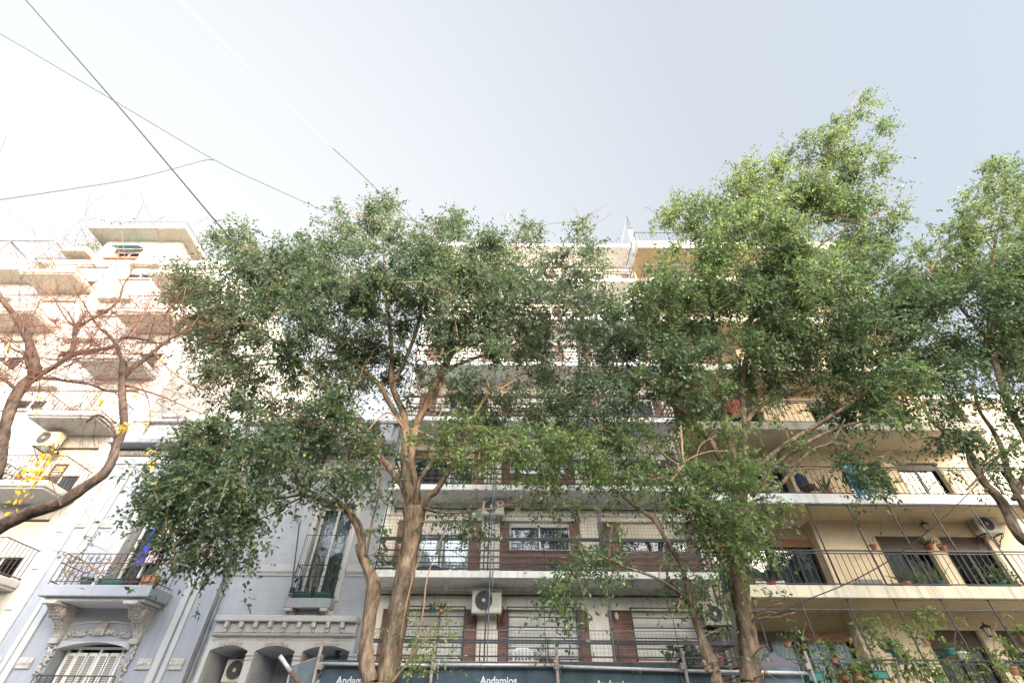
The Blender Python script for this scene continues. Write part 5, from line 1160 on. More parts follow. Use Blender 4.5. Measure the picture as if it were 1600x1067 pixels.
# ---------- bare tree at the left, nearer the camera
bt = thing('bare_tree', (P(-160, 1000, 8.6).x, 8.6, 0.1), 'leafless tree with curved brown limbs, reddish twigs and a few yellow leaves', 'tree')
tr = MB(); rec = []
Yt = 8.6
limb(tr, [(-190, 1100, 26, Yt), (-150, 1000, 22, Yt), (-95, 900, 18, Yt), (-40, 850, 15, Yt), (0, 822, 13, Yt), (40, 803, 12, Yt), (80, 790, 11.5, Yt), (100, 782, 11, Yt), (130, 762, 9.5, Yt), (160, 742, 9, Yt), (175, 720, 7.5, Yt), (182, 695, 7.5, Yt), (187, 683, 8, Yt), (194, 665, 6.5, Yt), (192, 630, 6, Yt), (191, 600, 6, Yt), (193, 566, 5.5, Yt)], rec, .08, 10)
limb(tr, [(-150, 1000, 18, Yt), (-70, 850, 15, Yt), (-20, 760, 12, Yt), (-2, 725, 10, Yt), (4, 690, 9, Yt), (10, 660, 9, Yt), (22, 625, 9, Yt), (38, 600, 9.5, Yt), (52, 588, 9, Yt), (55, 575, 9, Yt), (50, 550, 7, Yt), (40, 525, 5.5, Yt), (22, 492, 5, Yt), (5, 470, 4.5, Yt), (-15, 440, 4, Yt)], rec, .08, 10)
q = P(-190, 1100, Yt); tr.tube([(q.x-.1, Yt, .1), tuple(q)], [.42, .30], 10)
BR = [
  [(57, 588, 6, Yt), (75, 578, 5.5, Yt), (92, 568, 5, Yt), (110, 556, 5, Yt), (130, 551, 4.5, Yt), (155, 546, 4, Yt), (175, 542, 3.5, Yt), (188, 530, 3.2, Yt), (205, 527, 3, Yt), (235, 533, 2.2, Yt), (262, 540, 1.4, Yt)],
  [(112, 556, 5, Yt), (116, 530, 4.6, Yt), (119, 512, 5, Yt), (128, 498, 3, Yt), (134, 486, 2.6, Yt)],
  [(119, 512, 3.6, Yt), (140, 500, 3, Yt), (165, 486, 2.6, Yt), (185, 470, 2.2, Yt), (192, 448, 1.8, Yt), (205, 425, 1.4, Yt), (210, 405, 1, Yt)],
  [(119, 512, 3, Yt), (105, 500, 2, Yt), (92, 480, 1.6, Yt), (85, 468, 1.2, Yt)],
  [(119, 512, 2.4, Yt), (112, 498, 2.2, Yt), (107, 488, 1.8, Yt)],
  [(193, 590, 5, Yt), (205, 577, 4.6, Yt), (225, 562, 4.2, Yt), (245, 545, 4, Yt), (262, 532, 3.2, Yt), (280, 522, 2, Yt), (300, 515, 1.2, Yt)],
  [(193, 570, 4.4, Yt), (186, 550, 4, Yt), (180, 535, 3.6, Yt), (168, 522, 3, Yt), (155, 512, 2.4, Yt), (140, 490, 1.8, Yt), (128, 470, 1.2, Yt)],
  [(56, 590, 4, Yt), (85, 592, 3.4, Yt), (110, 596, 3, Yt), (140, 600, 2.6, Yt), (165, 610, 2.2, Yt), (182, 612, 1.8, Yt)],
  [(52, 575, 3.6, Yt), (42, 562, 4, Yt), (35, 552, 2.4, Yt), (20, 545, 2.2, Yt), (0, 528, 2, Yt)],
  [(35, 612, 4, Yt), (25, 608, 3.6, Yt), (10, 595, 3.2, Yt), (-10, 580, 2.8, Yt)],
  [(188, 690, 2.6, Yt), (180, 675, 2.2, Yt), (172, 660, 2.2, Yt), (158, 650, 2.4, Yt), (148, 650, 2.2, Yt), (134, 660, 1.6, Yt)],
  [(184, 682, 2, Yt), (172, 668, 1.8, Yt), (158, 655, 1.6, Yt), (150, 652, 1.2, Yt)],
  [(44, 530, 3, Yt), (55, 515, 1.6, Yt), (50, 500, 1.4, Yt), (62, 470, 1, Yt)],
  [(45, 575, 4.6, Yt), (44, 567, 4.6, Yt), (43, 560, 4.2, Yt)]]
for sp in BR: limb(tr, sp, rec, n=8)
tw = MB(); random.seed(21); tips = []
def grow(p, d, L, r, lvl):
    n = 6; pts = [p]; q = p.copy(); dd = d.copy()
    bend = Vector((random.uniform(-1, 1), random.uniform(-1, 1), random.uniform(-.5, .9)))*.10
    for i in range(n):
        dd = (dd+bend+Vector((random.gauss(0, .06), random.gauss(0, .06), random.gauss(0, .06)))).normalized(); q = q+dd*L/n; pts.append(q.copy())
    tw.tube(pts, [max(.0028, r*(1-.6*i/n)) for i in range(n+1)], 4 if r > .008 else 3, False)
    if lvl == 0: tips.append(pts[-1]); return
    for k in range(random.choice((2, 3, 3, 4))):
        i = random.randint(1, n); t_ = (pts[i]-pts[i-1]).normalized()
        ax = Vector((random.gauss(0, 1), random.gauss(0, 1), random.gauss(0, 1))).cross(t_).normalized()
        nd = (t_*.72+ax*random.uniform(.45, .85)+Vector((0, 0, .08))).normalized()
        grow(pts[i], nd, L*random.uniform(.5, .85), r*.58, lvl-1)
cands = [q for q in rec if q[0].z > P(0, 640, Yt).z and -10.8 < q[0].x]
recs_ = []
for sp in BR:
    rr_ = []; limb(MB(), sp, rr_, n=8); recs_.append([q for q in rr_ if q[0].z > P(0, 650, Yt).z] or rr_)
for k in range(200):
    p, r = random.choice(random.choice(recs_)) if k % 5 else random.choice(cands); d = Vector((random.gauss(.0, .7), random.gauss(-.1, .5), random.gauss(.2, .6))).normalized()
    grow(p, d, random.uniform(.9, 2.3), min(r*.26, .0095), 2)
for sp in ([(193, 600, 3, Yt), (225, 610, 2, Yt), (260, 622, 1.4, Yt), (300, 640, 1, Yt), (325, 648, .7, Yt)], [(240, 550, 2, Yt), (262, 575, 1.4, Yt), (290, 595, 1, Yt), (330, 615, .8, Yt), (345, 617, .6, Yt)], [(205, 527, 1.8, Yt), (230, 480, 1.3, Yt), (250, 440, 1, Yt), (262, 425, .7, Yt)], [(180, 540, 1.6, Yt), (200, 570, 1.4, Yt), (230, 620, 1.2, Yt), (235, 660, .8, Yt)],
  [(192, 448, 1.2, Yt), (180, 420, 1, Yt), (186, 395, .8, Yt), (180, 375, .6, Yt)], [(92, 480, 1.3, Yt), (70, 445, 1, Yt), (45, 420, .8, Yt)], [(205, 425, 1, Yt), (195, 400, .8, Yt), (190, 360, .6, Yt)], [(62, 470, 1, Yt), (100, 440, 1, Yt), (135, 410, .8, Yt), (142, 400, .6, Yt)], [(20, 545, 1.4, Yt), (60, 560, 1.4, Yt), (90, 575, 1, Yt)]): limb(tw, sp, None)
cp = P(44, 559, Yt); 
part('trunk', tr, M['bark_red'], bt, smooth=True); part('twigs', tw, M['twig_red'], bt, smooth=True)
YL = [(60,735,16,60),(50,760,12,18),(72,705,8,14),(80,690,6,6),(30,775,8,9),(20,798,5,4),(192,665,5,9),(190,672,4,5),(207,667,4,5),(228,665,7,9),(160,626,5,8),(215,617,3,4),(248,565,3,5),(268,580,2,2),(55,625,5,5),(60,640,3,3),(242,728,4,4),(148,738,3,3),(2,795,5,6),(12,544,3,3),(235,705,3,3)]
O, A, NN, T = [], [], [], []
for x, y, r, n in YL:
    c = np.array(P(x, y, 8.4)); R = r*PS(x, y, 8.4)
    o = c+rng.normal(size=(n, 3))*R*np.array([.55, .5, 1.0]); O.append(o); a = rng.normal(size=(n, 3))*.6; a[:, 2] -= .5; A.append(a); NN.append(rng.normal(size=(n, 3))+np.array([0, -1, 0])); T.append(rng.uniform(0, 1, n))
O = np.concatenate(O); n = len(O); L_ = rng.uniform(.07, .125, n)
leaves_mesh('yellow_leaves', O, np.concatenate(A), np.concatenate(NN), L_, L_*.6, np.concatenate(T), M['leaf_yellow'], bt)
sm_ = MB()
limb(sm_, [(85, 690, .8, 8.4), (72, 720, .8, 8.4), (58, 750, .8, 8.4), (30, 790, .6, 8.4)]); limb(sm_, [(95, 790, .9, 8.5), (80, 745, .8, 8.4), (85, 690, .6, 8.4)]); part('leaf_stems', sm_, M['twig_red'], bt)
# ================================================================ small things
def text_part(name, s, size, loc, rot, mat, parent, ext=.003, spacing=1.0, bold=0.0, xs=1.0):
    cu = bpy.data.curves.new(name, 'FONT'); cu.body = s; cu.size = size; cu.extrude = ext; cu.align_x = 'CENTER'; cu.space_character = spacing; cu.offset = bold
    o = bpy.data.objects.new(name, cu); me = bpy.data.meshes.new_from_object(o); bpy.data.objects.remove(o)
    me.materials.clear(); me.materials.append(mat)
    M4 = Matrix.Translation(Vector(loc)-base_of(parent)) @ rot.to_4x4() @ Matrix.Diagonal((xs, 1, 1, 1)); me.transform(M4)
    o = bpy.data.objects.new(name, me); col.objects.link(o); o.parent = parent; return o
FACE = Matrix.Rotation(math.pi/2, 3, 'X')           # text upright, read from -Y
def air_unit(x0, z0, yf, w_, h_, d_, label, brand=None, wall=None, group='air conditioning outdoor units', fan_side=-1):
    """outdoor unit: x0, z0 lower left corner of the front at plane yf"""
    t = thing('air_conditioner', (x0+w_/2, yf+d_/2, z0), label, 'air conditioner', group)
    m_ = MB(); m_.chbox(x0, x0+w_, yf, yf+d_, z0+.02, z0+h_, .018); m_.box(x0+.01, x0+w_-.01, yf+.01, yf+d_-.01, z0, z0+.02)
    part('casing', m_, M['ac'], t)
    cx = x0+w_*.40; cz_ = z0+h_*.52; R = h_*.40
    m_ = MB(); ry = Matrix.Rotation(math.pi/2, 4, 'X')
    m_.lathe((cx, yf-.001, cz_), [(R, 0), (R, .004)], 28, ry); f_ = part('fan_opening', m_, M['fan_dark'], t)
    m_ = MB()
    for k in range(1, 8):
        rr = R*k/8+.004
        m_.tube([(cx+rr*math.cos(a), yf-.018, cz_+rr*math.sin(a)) for a in [2*math.pi*i/24 for i in range(25)]], .0035, 4, False)
    for k in range(12): a = math.pi*2*k/12; m_.tube([(cx+.04*math.cos(a), yf-.018, cz_+.04*math.sin(a)), (cx+R*math.cos(a), yf-.012, cz_+R*math.sin(a))], .004, 4)
    m_.tube([(cx+R*math.cos(a), yf-.006, cz_+R*math.sin(a)) for a in [2*math.pi*i/28 for i in range(29)]], .012, 6, False)
    part('fan_grille', m_, M['grey_iron'], t)
    m_ = MB(); m_.lathe((cx, yf-.024, cz_), [(.055, 0), (.05, .008), (.02, .012)], 16, ry); part('hub', m_, M['ac'], t)
    m_ = MB()
    for k in range(9): z = z0+h_*.16+k*h_*.075; m_.box(x0-.004, x0+.002, yf+.06, yf+d_-.04, z, z+h_*.035)
    for k in range(5): z = z0+h_*.25+k*h_*.08; m_.box(x0+w_*.76, x0+w_*.95, yf-.004, yf+.002, z, z+.006)
    part('side_louvres', m_, M['fan_dark'], t)
    wall = wall or yf+d_+.12
    for x in (x0+w_*.14, x0+w_*.86):
        m_ = MB(); m_.box(x-.018, x+.018, yf+.02, wall, z0-.035, z0-.002); m_.box(x-.018, x+.018, wall-.03, wall-.002, z0-.36, z0-.035)
        m_.tube([(x, yf+.08, z0-.035), (x, wall-.02, z0-.33)], .012, 5)
        part('bracket', m_, M['rust'], t)
    m_ = MB(); xr = x0+w_+.012
    m_.tube([(xr, yf+d_*.5, z0+h_*.35), (xr+.07, yf+d_*.55, z0+h_*.2), (xr+.04, yf+d_*.7, z0-.05), (xr-.05, wall-.03, z0-.18)], .014, 6); part('pipe', m_, M['cable'], t)
    if brand == 'S':
        text_part('brand_name', 'SAMSUNG', h_*.105, (x0+w_*.80, yf-.004, z0+h_*.86), FACE, M['navy'], t, .002, 1.05, .002, 1.0)
        text_part('small_print', 'DVM Inverter'[:0] or '- - -', h_*.05, (x0+w_*.80, yf-.004, z0+h_*.12), FACE, M['grey_print'], t, .001)
    if brand == 'L':
        m_ = MB(); m_.lathe((x0+w_*.83, yf-.001, z0+h_*.74), [(.052, 0), (.052, .005)], 18, ry); b = part('badge', m_, M['red'], t)
        m_ = MB(); c = Vector((x0+w_*.83, yf-.008, z0+h_*.74)); m_.tube([c+Vector((.034*math.cos(a), 0, .034*math.sin(a))) for a in [math.pi*(.5+i*.13) for i in range(12)]], .0035, 4); m_.tube([c+Vector((0, 0, .018)), c+Vector((0, 0, -.016)), c+Vector((.012, 0, -.016))], .003, 4)
        part('emblem', m_, M['lettering'], b)
        text_part('brand_name', 'LG', h_*.13, (x0+w_*.83, yf-.004, z0+h_*.50), FACE, M['grey_print'], t, .002)
    return t
a, b = P(736, 957, 15.9), P(784, 920, 15.9)
air_unit(a.x, a.z, 15.9, b.x-a.x, b.z-a.z, .34, 'large clean air conditioner outdoor unit with blue lettering, under the middle balcony', 'S', DW)
a, b = P(752.5, 803, 15.9), P(788, 780, 15.9)
air_unit(a.x, a.z, 15.9, b.x-a.x, b.z-a.z, .3, 'smaller air conditioner outdoor unit with a round red badge, hung below the tarpaulin balcony', 'L', DW)
a, b = P(1103, 975, 15.95), P(1140, 944, 15.95)
air_unit(a.x, a.z, 15.95, b.x-a.x, b.z-a.z, .3, 'air conditioner outdoor unit half hidden by leaves beside the thick right trunk', None, DW)
a, b = P(1536, 831, 15.9), P(1576, 806, 15.9)
air_unit(a.x, a.z, 15.9, .80, .56, .32, 'air conditioner outdoor unit high on the yellow tiled wall at the right', None, YW)
a = P(66, 695, 15.85); air_unit(a.x-.5, a.z, 15.85, .85, .6, .34, 'air conditioner outdoor unit under a white balcony at the far left', None, WW)
a = P(345, 1064, 16.95); air_unit(a.x-.02, a.z-.02, 16.95, .8, .58, .32, 'air conditioner outdoor unit inside the left arch of the grey portico', None, GW+1.58)

def pot_plant(x, y, z, r, h, label, mat='terracotta', spread=.3, n=160, leafL=.09, tone=.3, kind='bush', group='potted plants', soil=True, box=None, cat='potted plant', lm='leaf_pot'):
    t = thing('potted_plant', (x, y, z), label, cat, group)
    m_ = MB()
    if box: m_.chbox(x-box/2, x+box/2, y-r, y+r, z, z+h, .012); m_.chbox(x-box/2-.015, x+box/2+.015, y-r-.015, y+r+.015, z+h+.001, z+h+.025, .008)
    else: m_.lathe((x, y, z), [(r*.7, 0), (r*.95, h*.8), (r*1.08, h*.8), (r*1.08, h), (r*.9, h), (r*.86, h*.9)], 14)
    part('pot', m_, M[mat], t, smooth=False)
    c = np.array([x, y, z+h])
    if kind == 'none': return t
    wd = box/2 if box else r
    st = MB()
    if kind == 'bush':
        o = c+rng.normal(size=(n, 3))*np.array([max(spread, wd*.6), spread*.6, spread*.7])+np.array([0, 0, spread*.7]); a = rng.normal(size=(n, 3)); L_ = rng.uniform(.6, 1.2, n)*leafL
        for k in range(8): q = Vector(o[rng.integers(n)]); st.tube([(x+random.uniform(-wd*.5, wd*.5), y, z+h-.02), tuple(q)], .004, 4, False)
    else:       # strap leaves, fanning
        o = np.repeat(c[None], n, 0)+rng.normal(size=(n, 3))*np.array([wd*.4, wd*.3, .01]); a = rng.normal(size=(n, 3))*np.array([.7, .6, .3])+np.array([0, 0, .8]); L_ = rng.uniform(.5, 1.1, n)*leafL*.72
        st.tube([(x, y, z+h-.05), (x, y, z+h+.02)], .01, 5)
    leaves_mesh('foliage', o, a, rng.normal(size=(n, 3)), L_, L_*(.5 if kind == 'bush' else .055), np.clip(rng.normal(tone, .2, n), 0, 1), M[lm], t)
    part('stems', st, M['twig'], t); return t
zB0, zBm = BZ(0)+.2, BZ(-1)+.2
def at_b(px, py=888): return PX(px, py, 15.55)
x = at_b(604, 880)
t_ = pot_plant(at_b(606, 885), 15.6, zB0, .15, .2, 'white pot with a long leaved fern on a tall stand in the left balcony corner', 'white_plastic', n=70, leafL=.6, kind='strap')
pot_plant(at_b(622, 885), 15.7, zB0+.75, .13, .16, 'smaller white pot of arching fern hanging beside the thick trunk', 'white_plastic', n=60, leafL=.5, kind='strap')
pot_plant(at_b(809), 15.5, zB0, .14, .12, 'wide orange bowl of small leaves under the middle window', n=40, spread=.08, leafL=.05)
pot_plant(at_b(824), 15.5, zB0, .11, .1, 'pale bowl of seedlings right of the orange bowl', 'ac', n=40, spread=.07, leafL=.05)
pot_plant(at_b(842), 15.5, zB0, .1, .12, 'small terracotta pot with thin sprigs right of the pale bowl', n=60, spread=.14, leafL=.05)
pot_plant(at_b(866), 15.5, zB0, .11, .2, 'dark pot with an upright snake plant under the middle window', 'teal_plastic', n=26, leafL=.75, kind='strap')
pot_plant(at_b(893), 15.5, zB0, .15, .32, 'large bright orange pot at the right end of the middle bay', n=30, spread=.1, leafL=.06)
p = P(755, 832, 16.2); pot_plant(p.x, 16.2, p.z-.12, .10, .13, 'small orange pot with trailing greenery fixed high on the brick strip', n=80, spread=.12, leafL=.05)
pot_plant(at_b(848, 1022), 15.5, zBm+.40, .11, .16, 'leafy terracotta pot on the bench of the lowest balcony', n=120, spread=.16, leafL=.07)
pot_plant(at_b(860, 1022), 15.5, zBm+.42, .09, .18, 'bare bright orange pot beside the leafy terracotta pot', n=14, spread=.05, leafL=.04)
pot_plant(at_b(1055, 1030), 15.5, zBm+.2, .14, .2, 'dark pot with a broad bluish leaved plant before the folded cover', 'teal_plastic', n=40, spread=.24, leafL=.30)
pot_plant(at_b(1120, 1020), 15.5, zBm+.45, .11, .22, 'terracotta pot on the lowest balcony behind the knobbly stem', n=50, spread=.12, leafL=.06)
p = P(676, 950, 16.0); pot_plant(p.x, 16.0, p.z-.1, .09, .1, 'narrow leaved spiky plant rising before the left barred window', 'teal_plastic', n=50, leafL=.42, kind='strap')
p = P(690, 950, 16.0); pot_plant(p.x, 16.05, p.z-.12, .09, .1, 'second spiky plant just right of the narrow leaved one', 'terracotta', n=34, leafL=.45, kind='strap')
# plastic chair and bench on the lowest balcony
def plastic_chair(x, y, z, label):
    t = thing('plastic_chair', (x, y, z), label, 'chair'); w_ = .26
    m_ = MB(); m_.chbox(x-w_, x+w_, y-.24, y+.22, z+.40, z+.44, .02); part('seat', m_, M['white_plastic'], t)
    m_ = MB(); m_.tube([(x-w_, y+.22, z+.42), (x-w_, y+.28, z+.80), (x-w_*.6, y+.30, z+.88), (x+w_*.6, y+.30, z+.88), (x+w_, y+.28, z+.80), (x+w_, y+.22, z+.42)], .025, 7)
    for k in range(4): xx = x-.15+.1*k; m_.box(xx-.018, xx+.018, y+.24, y+.275, z+.46, z+.87)
    part('backrest', m_, M['white_plastic'], t)
    for sx in (-1, 1):
        m_ = MB(); m_.tube([(x+sx*w_, y+.24, z+.64), (x+sx*(w_+.02), y-.15, z+.64), (x+sx*(w_+.01), y-.22, z+.60), (x+sx*w_, y-.22, z+.42)], .022, 6); part('armrest', m_, M['white_plastic'], t)
        for sy in (-.22, .22): m_ = MB(); m_.tube([(x+sx*w_*.95, y+sy*.9, z+.41), (x+sx*w_*1.05, y+sy*1.1, z)], .022, 6); part('leg', m_, M['white_plastic'], t)
plastic_chair(at_b(817, 1020), 15.7, zBm+.02, 'white plastic garden armchair seen through the lowest balcony railing')
t = thing('slatted_bench', (at_b(852, 1025), 15.6, zBm), 'low white slatted bench carrying pots on the lowest balcony', 'bench')
m_ = MB(); x = at_b(852, 1025)
for k in range(14): m_.box(x-.45+.065*k, x-.41+.065*k, 15.4, 15.8, zBm+.33, zBm+.39)
part('seat', m_, M['white_plastic'], t)
for sx in (-.4, .4):
    m_ = MB(); m_.box(x+sx-.03, x+sx+.03, 15.42, 15.78, zBm, zBm+.33); part('leg', m_, M['white_plastic'], t)
t = thing('folded_cover', (at_b(1090, 1025), 15.7, zBm), 'pleated grey purple cloth cover draped over folded furniture on the lowest balcony', 'cover')
m_ = MB(); x0, x1 = at_b(1066, 1025), at_b(1112, 1025)
for q in range(22):
    u0, u1 = q/22, (q+1)/22; f = lambda u: (x0+(x1-x0)*u, 15.55+.05*math.sin(u*50)); g_ = lambda u: ((x0+x1)/2+(x1-x0)*.28*(u-.5)-.1, 15.75)
    m_.face([(*f(u0), zBm+.05), (*f(u1), zBm+.05), (*g_(u1), zBm+1.1), (*g_(u0), zBm+1.1)])
m_.face([(*f(0), zBm+.05), (*g_(0), zBm+1.1), (x0+.1, 16.1, zBm+.05)]); m_.face([(*f(1), zBm+.05), (x1-.1, 16.1, zBm+.05), (*g_(1), zBm+1.1)])
m_.face([(*g_(0), zBm+1.1), (*g_(1), zBm+1.1), (x1-.1, 16.1, zBm+.05), (x0+.1, 16.1, zBm+.05)])
part('cloth', m_, M['purple_cloth'], t)
t = thing('laundry_heap', (at_b(670, 886), 15.5, zB0), 'heap of dark blue and pale clothes on the balcony floor behind the trunk', 'clothes')
m_ = MB(); m_.blob((at_b(672, 886), 15.5, zB0+.1), .42, .15, .12, 14, 7, .12); part('dark_cloth', m_, M['dark_cloth'], t, smooth=True)
m_ = MB(); m_.blob((at_b(668, 884), 15.45, zB0+.19), .13, .1, .08, 10, 6, .15); part('pale_cloth', m_, stucco('pale_blue_cloth', (.25, .33, .5), streak=False), t, smooth=True)

# hanging lanterns of the yellow building
def lantern(p, label, chain=None):
    t = thing('hanging_lantern', p, label, 'lantern', 'wrought iron lanterns')
    x, y, z = p
    m_ = MB(); m_.lathe((x, y, z+.16), [(.02, .12), (.03, .08), (.16, 0), (.15, -.01)][::-1], 6); m_.tube([(x, y, z+.27), (x, y, z+(chain or .34))], .006, 5); part('cap', m_, M['black_iron'], t)
    m_ = MB(); m_.lathe((x, y, z-.06), [(.05, 0), (.09, .2)], 6); part('glass', m_, M['lamp_glass'], t)
    m_ = MB()
    for k in range(6): a = math.pi/3*k; m_.tube([(x+.055*math.cos(a), y+.055*math.sin(a), z-.07), (x+.10*math.cos(a), y+.10*math.sin(a), z+.15)], .009, 4)
    m_.lathe((x, y, z-.1), [(.015, 0), (.06, .03), (.06, .045)], 6); part('frame', m_, M['black_iron'], t)
p = P(1193, 832, 15.7); lantern(tuple(p), 'black iron lantern hanging on a chain under the soffit left of the yellow loggia', YZ(1)-p.z)
p = P(1545, 989, 16.1); lantern(tuple(p), 'black iron wall lantern between the lowest right windows of the yellow building')
p = P(1448, 826, 16.1); lantern(tuple(p), 'dark wall lantern between the two curtained windows, with a spider plant below')
# potted plants of the yellow building
zY0, zYm, zY1 = YZ(0)+.33, YZ(-1)+.33, YZ(1)+.33
def at_y(px, py=905): return PX(px, py, 15.25)
p = P(1453, 852, 16.0); pot_plant(p.x, 16.0, p.z-.12, .10, .14, 'trailing spider plant hanging between the curtained windows', n=120, leafL=.45, kind='strap')
p = P(1473, 856, 16.0); pot_plant(p.x, 16.0, p.z-.10, .12, .14, 'orange wall pot right of the spider plant', n=50, spread=.12, leafL=.08)
p = P(1364, 853, 16.0); pot_plant(p.x, 16.0, p.z-.10, .11, .14, 'orange wall pot with thin dry stems left of the curtained windows', n=40, spread=.16, leafL=.05)
pot_plant(at_y(1411), 15.2, zY0, .13, .2, 'red pot with a young palm like plant before the left curtained window', n=40, leafL=.75, kind='strap')
pot_plant(at_y(1434), 15.15, zY0, .1, .16, 'small pot of yellow green leaves near the window corner', 'teal_plastic', n=90, spread=.16, leafL=.10, tone=.8)
pot_plant(at_y(1462), 15.2, zY0, .14, .22, 'clump of tall light green straps between the curtained windows', 'teal_plastic', n=30, leafL=.95, kind='strap', tone=.9)
pot_plant(at_y(1556), 15.2, zY0, .14, .2, 'bushy green pot plant before the right curtained window', 'teal_plastic', n=160, spread=.26, leafL=.14)
pot_plant(at_y(1574), 15.1, zY0, .12, .12, 'low pot of yellow green leaves at the right end of the balcony', n=60, spread=.12, leafL=.08, tone=1)
pot_plant(at_y(1383), 15.0, zY0, .16, .08, 'flat orange saucer of seedlings near the grey panel', n=20, spread=.08, leafL=.04)
pot_plant(at_y(1178), 15.15, zY0, .16, .22, 'terracotta pot at the left corner of the loggia balcony', n=60, spread=.14, leafL=.07)
pot_plant(at_y(1200), 15.05, zY0, .10, .16, 'red flowered pot beside the rolled mat', 'red', n=40, spread=.1, leafL=.06)
pot_plant(PX(1238, 655, 15.2), 15.2, zY1+.0, .16, .25, 'spiky grey green agave like plant on the upper sunlit balcony', n=60, leafL=.9, kind='strap', tone=.2)
t = thing('rolled_mat', (at_y(1215), 15.2, zY0), 'two pale rolled mats lying on the loggia balcony', 'mats')
m_ = MB(); m_.tube([(at_y(1205), 15.25, zY0+.12), (at_y(1222), 15.2, zY0+.14)], .08, 10); m_.tube([(at_y(1173), 15.05, zY0+.1), (at_y(1190), 15.1, zY0+.1)], .07, 10); part('roll', m_, M['ac'], t)
# grey board leaning on the wall between loggia and window
a = P(1330, 892, YW-.12); b = P(1380, 909, YW-.12)
t = thing('leaning_board', (a.x, YW-.12, zY0), 'flat grey board leaning on the yellow tiled wall behind the railing', 'board')
m_ = MB(); m_.chbox(a.x, b.x, YW-.12, YW-.08, zY0, zY0+.55, .01); part('panel', m_, M['grey_iron'], t)
# wicker chair, towel on the mid balcony
def at_m(px, py=760): return PX(px, py, 15.1)
t = thing('wicker_chair', (at_m(1262), 15.3, zY1), 'round backed dark wicker chair behind the railing beside the loggia', 'chair')
x = at_m(1264); m_ = MB(); m_.blob((x, 15.35, zY1+.62), .24, .08, .38, 14, 9, .03); part('backrest', m_, M['dark_cloth'], t, smooth=True)
m_ = MB(); m_.lathe((x, 15.2, zY1+.30), [(.2, 0), (.26, .1), (.24, .14)], 14); part('seat', m_, M['rust'], t)
for k in range(4): a = math.pi/4+math.pi/2*k; m_ = MB(); m_.tube([(x+.18*math.cos(a), 15.2+.18*math.sin(a), zY1), (x+.15*math.cos(a), 15.2+.15*math.sin(a), zY1+.31)], .018, 6); part('leg', m_, M['rust'], t)
def cloth(name, x0, x1, y, z0, z1, mat, label, cat):
    t = thing(name, ((x0+x1)/2, y, z1), label, cat); m_ = MB(); pv = None
    for q in range(17):
        x = x0+(x1-x0)*q/16; yy = y+.03*math.sin(q*1.3)+.012*math.sin(q*3.1)
        if pv: m_.face([(pv[0], pv[1], z0+.02*math.sin(q)), (x, yy, z0+.02*math.sin(q+1)), (x, yy, z1), (pv[0], pv[1], z1)]); m_.face([(pv[0], pv[1], z1), (x, yy, z1), (x, y+.12, z1-.02), (pv[0], y+.12, z1-.02)])
        pv = (x, yy)
    part('cloth', m_, mat, t); return t
cloth('hanging_towel', PX(1320, 740, 14.82), PX(1342, 740, 14.82), 14.80, zY1-.22, zY1+1.04, M['blue_cloth'], 'bright blue towel hung over the upper balcony railing behind dark leaves', 'towel')
cloth('hanging_towel', PX(1344, 740, 14.82), PX(1366, 740, 14.82), 14.80, zY1-.1, zY1+1.04, stucco('pale_patterned_cloth', (.5, .56, .6), var=.4, scale=14, streak=False), 'pale patterned towel hung right of the bright blue one', 'towel')
cloth('striped_rug', PX(1140, 640, 14.82), PX(1160, 640, 14.82), 14.80, YZ(2)+.5, YZ(2)+1.35, stucco('red_rug', (.45, .14, .11), var=.3, scale=8, streak=False), 'reddish rug hung on the sunlit balcony behind the right tree', 'rug')
# climbing plant and pots on the lowest yellow balcony
t = thing('climbing_vine', (at_y(1420, 1000), 15.1, zYm), 'straggly climbing vine trained along the lowest yellow balcony railing', 'vine')
cs = []
for x, y, r, d in ((1350,985,14,.5),(1362,1000,12,.5),(1378,990,10,.4),(1395,1000,14,.5),(1405,985,10,.4),(1420,975,10,.4),(1440,965,14,.6),(1455,960,10,.5),(1450,985,12,.5),(1475,968,8,.4),(1400,1025,16,.6),(1425,1035,16,.6),(1440,1050,18,.7),(1380,1045,12,.5),(1350,1040,14,.6),(1330,1050,16,.7),(1345,1060,16,.8),(1300,1035,14,.5),(1310,1055,14,.6),(1270,1020,12,.4),(1265,1040,10,.4),(1460,1030,12,.4),(1475,1050,14,.6),(1500,1060,14,.5),(1550,1050,18,.6),(1530,1040,10,.5),(1565,1010,14,.5),(1585,1000,12,.5),(1590,980,10,.5),(1375,960,8,.4),(1340,1010,10,.4),(1505,975,8,.3),(1590,1045,14,.6),(1345,970,8,.5),(1500,1025,10,.4),(1290,1005,10,.4),(1565,960,6,.4)):
    cs.append((P(x, y, 14.95), r*PS(x, y, 14.95), d, .35))
vt = MB(); arr = spray(cs, 1.0, .13, twig_len=(.2, .5), tmb=vt, cluster=False, per=12); leaves_mesh('foliage', *arr, M['leaf_fresh_sunlit'], t)
for k in range(30):
    a = random.choice(cs)[0]; b = min(cs, key=lambda q: abs((q[0]-a).length-.7))[0]; twig_curve(vt, a, b, .006, .004, .2, 3, 5)
for px in (1262, 1345, 1400, 1440, 1500, 1560): limb(vt, [(px+12, 1085, 1, 14.95), (px, 1040, .9, 14.95), (px-8, 1000, .7, 14.95), (px-2, 970, .5, 14.95)])
part('stems', vt, M['twig'], t)
def at_l(px, py=1050): return P(px, py, 14.9)
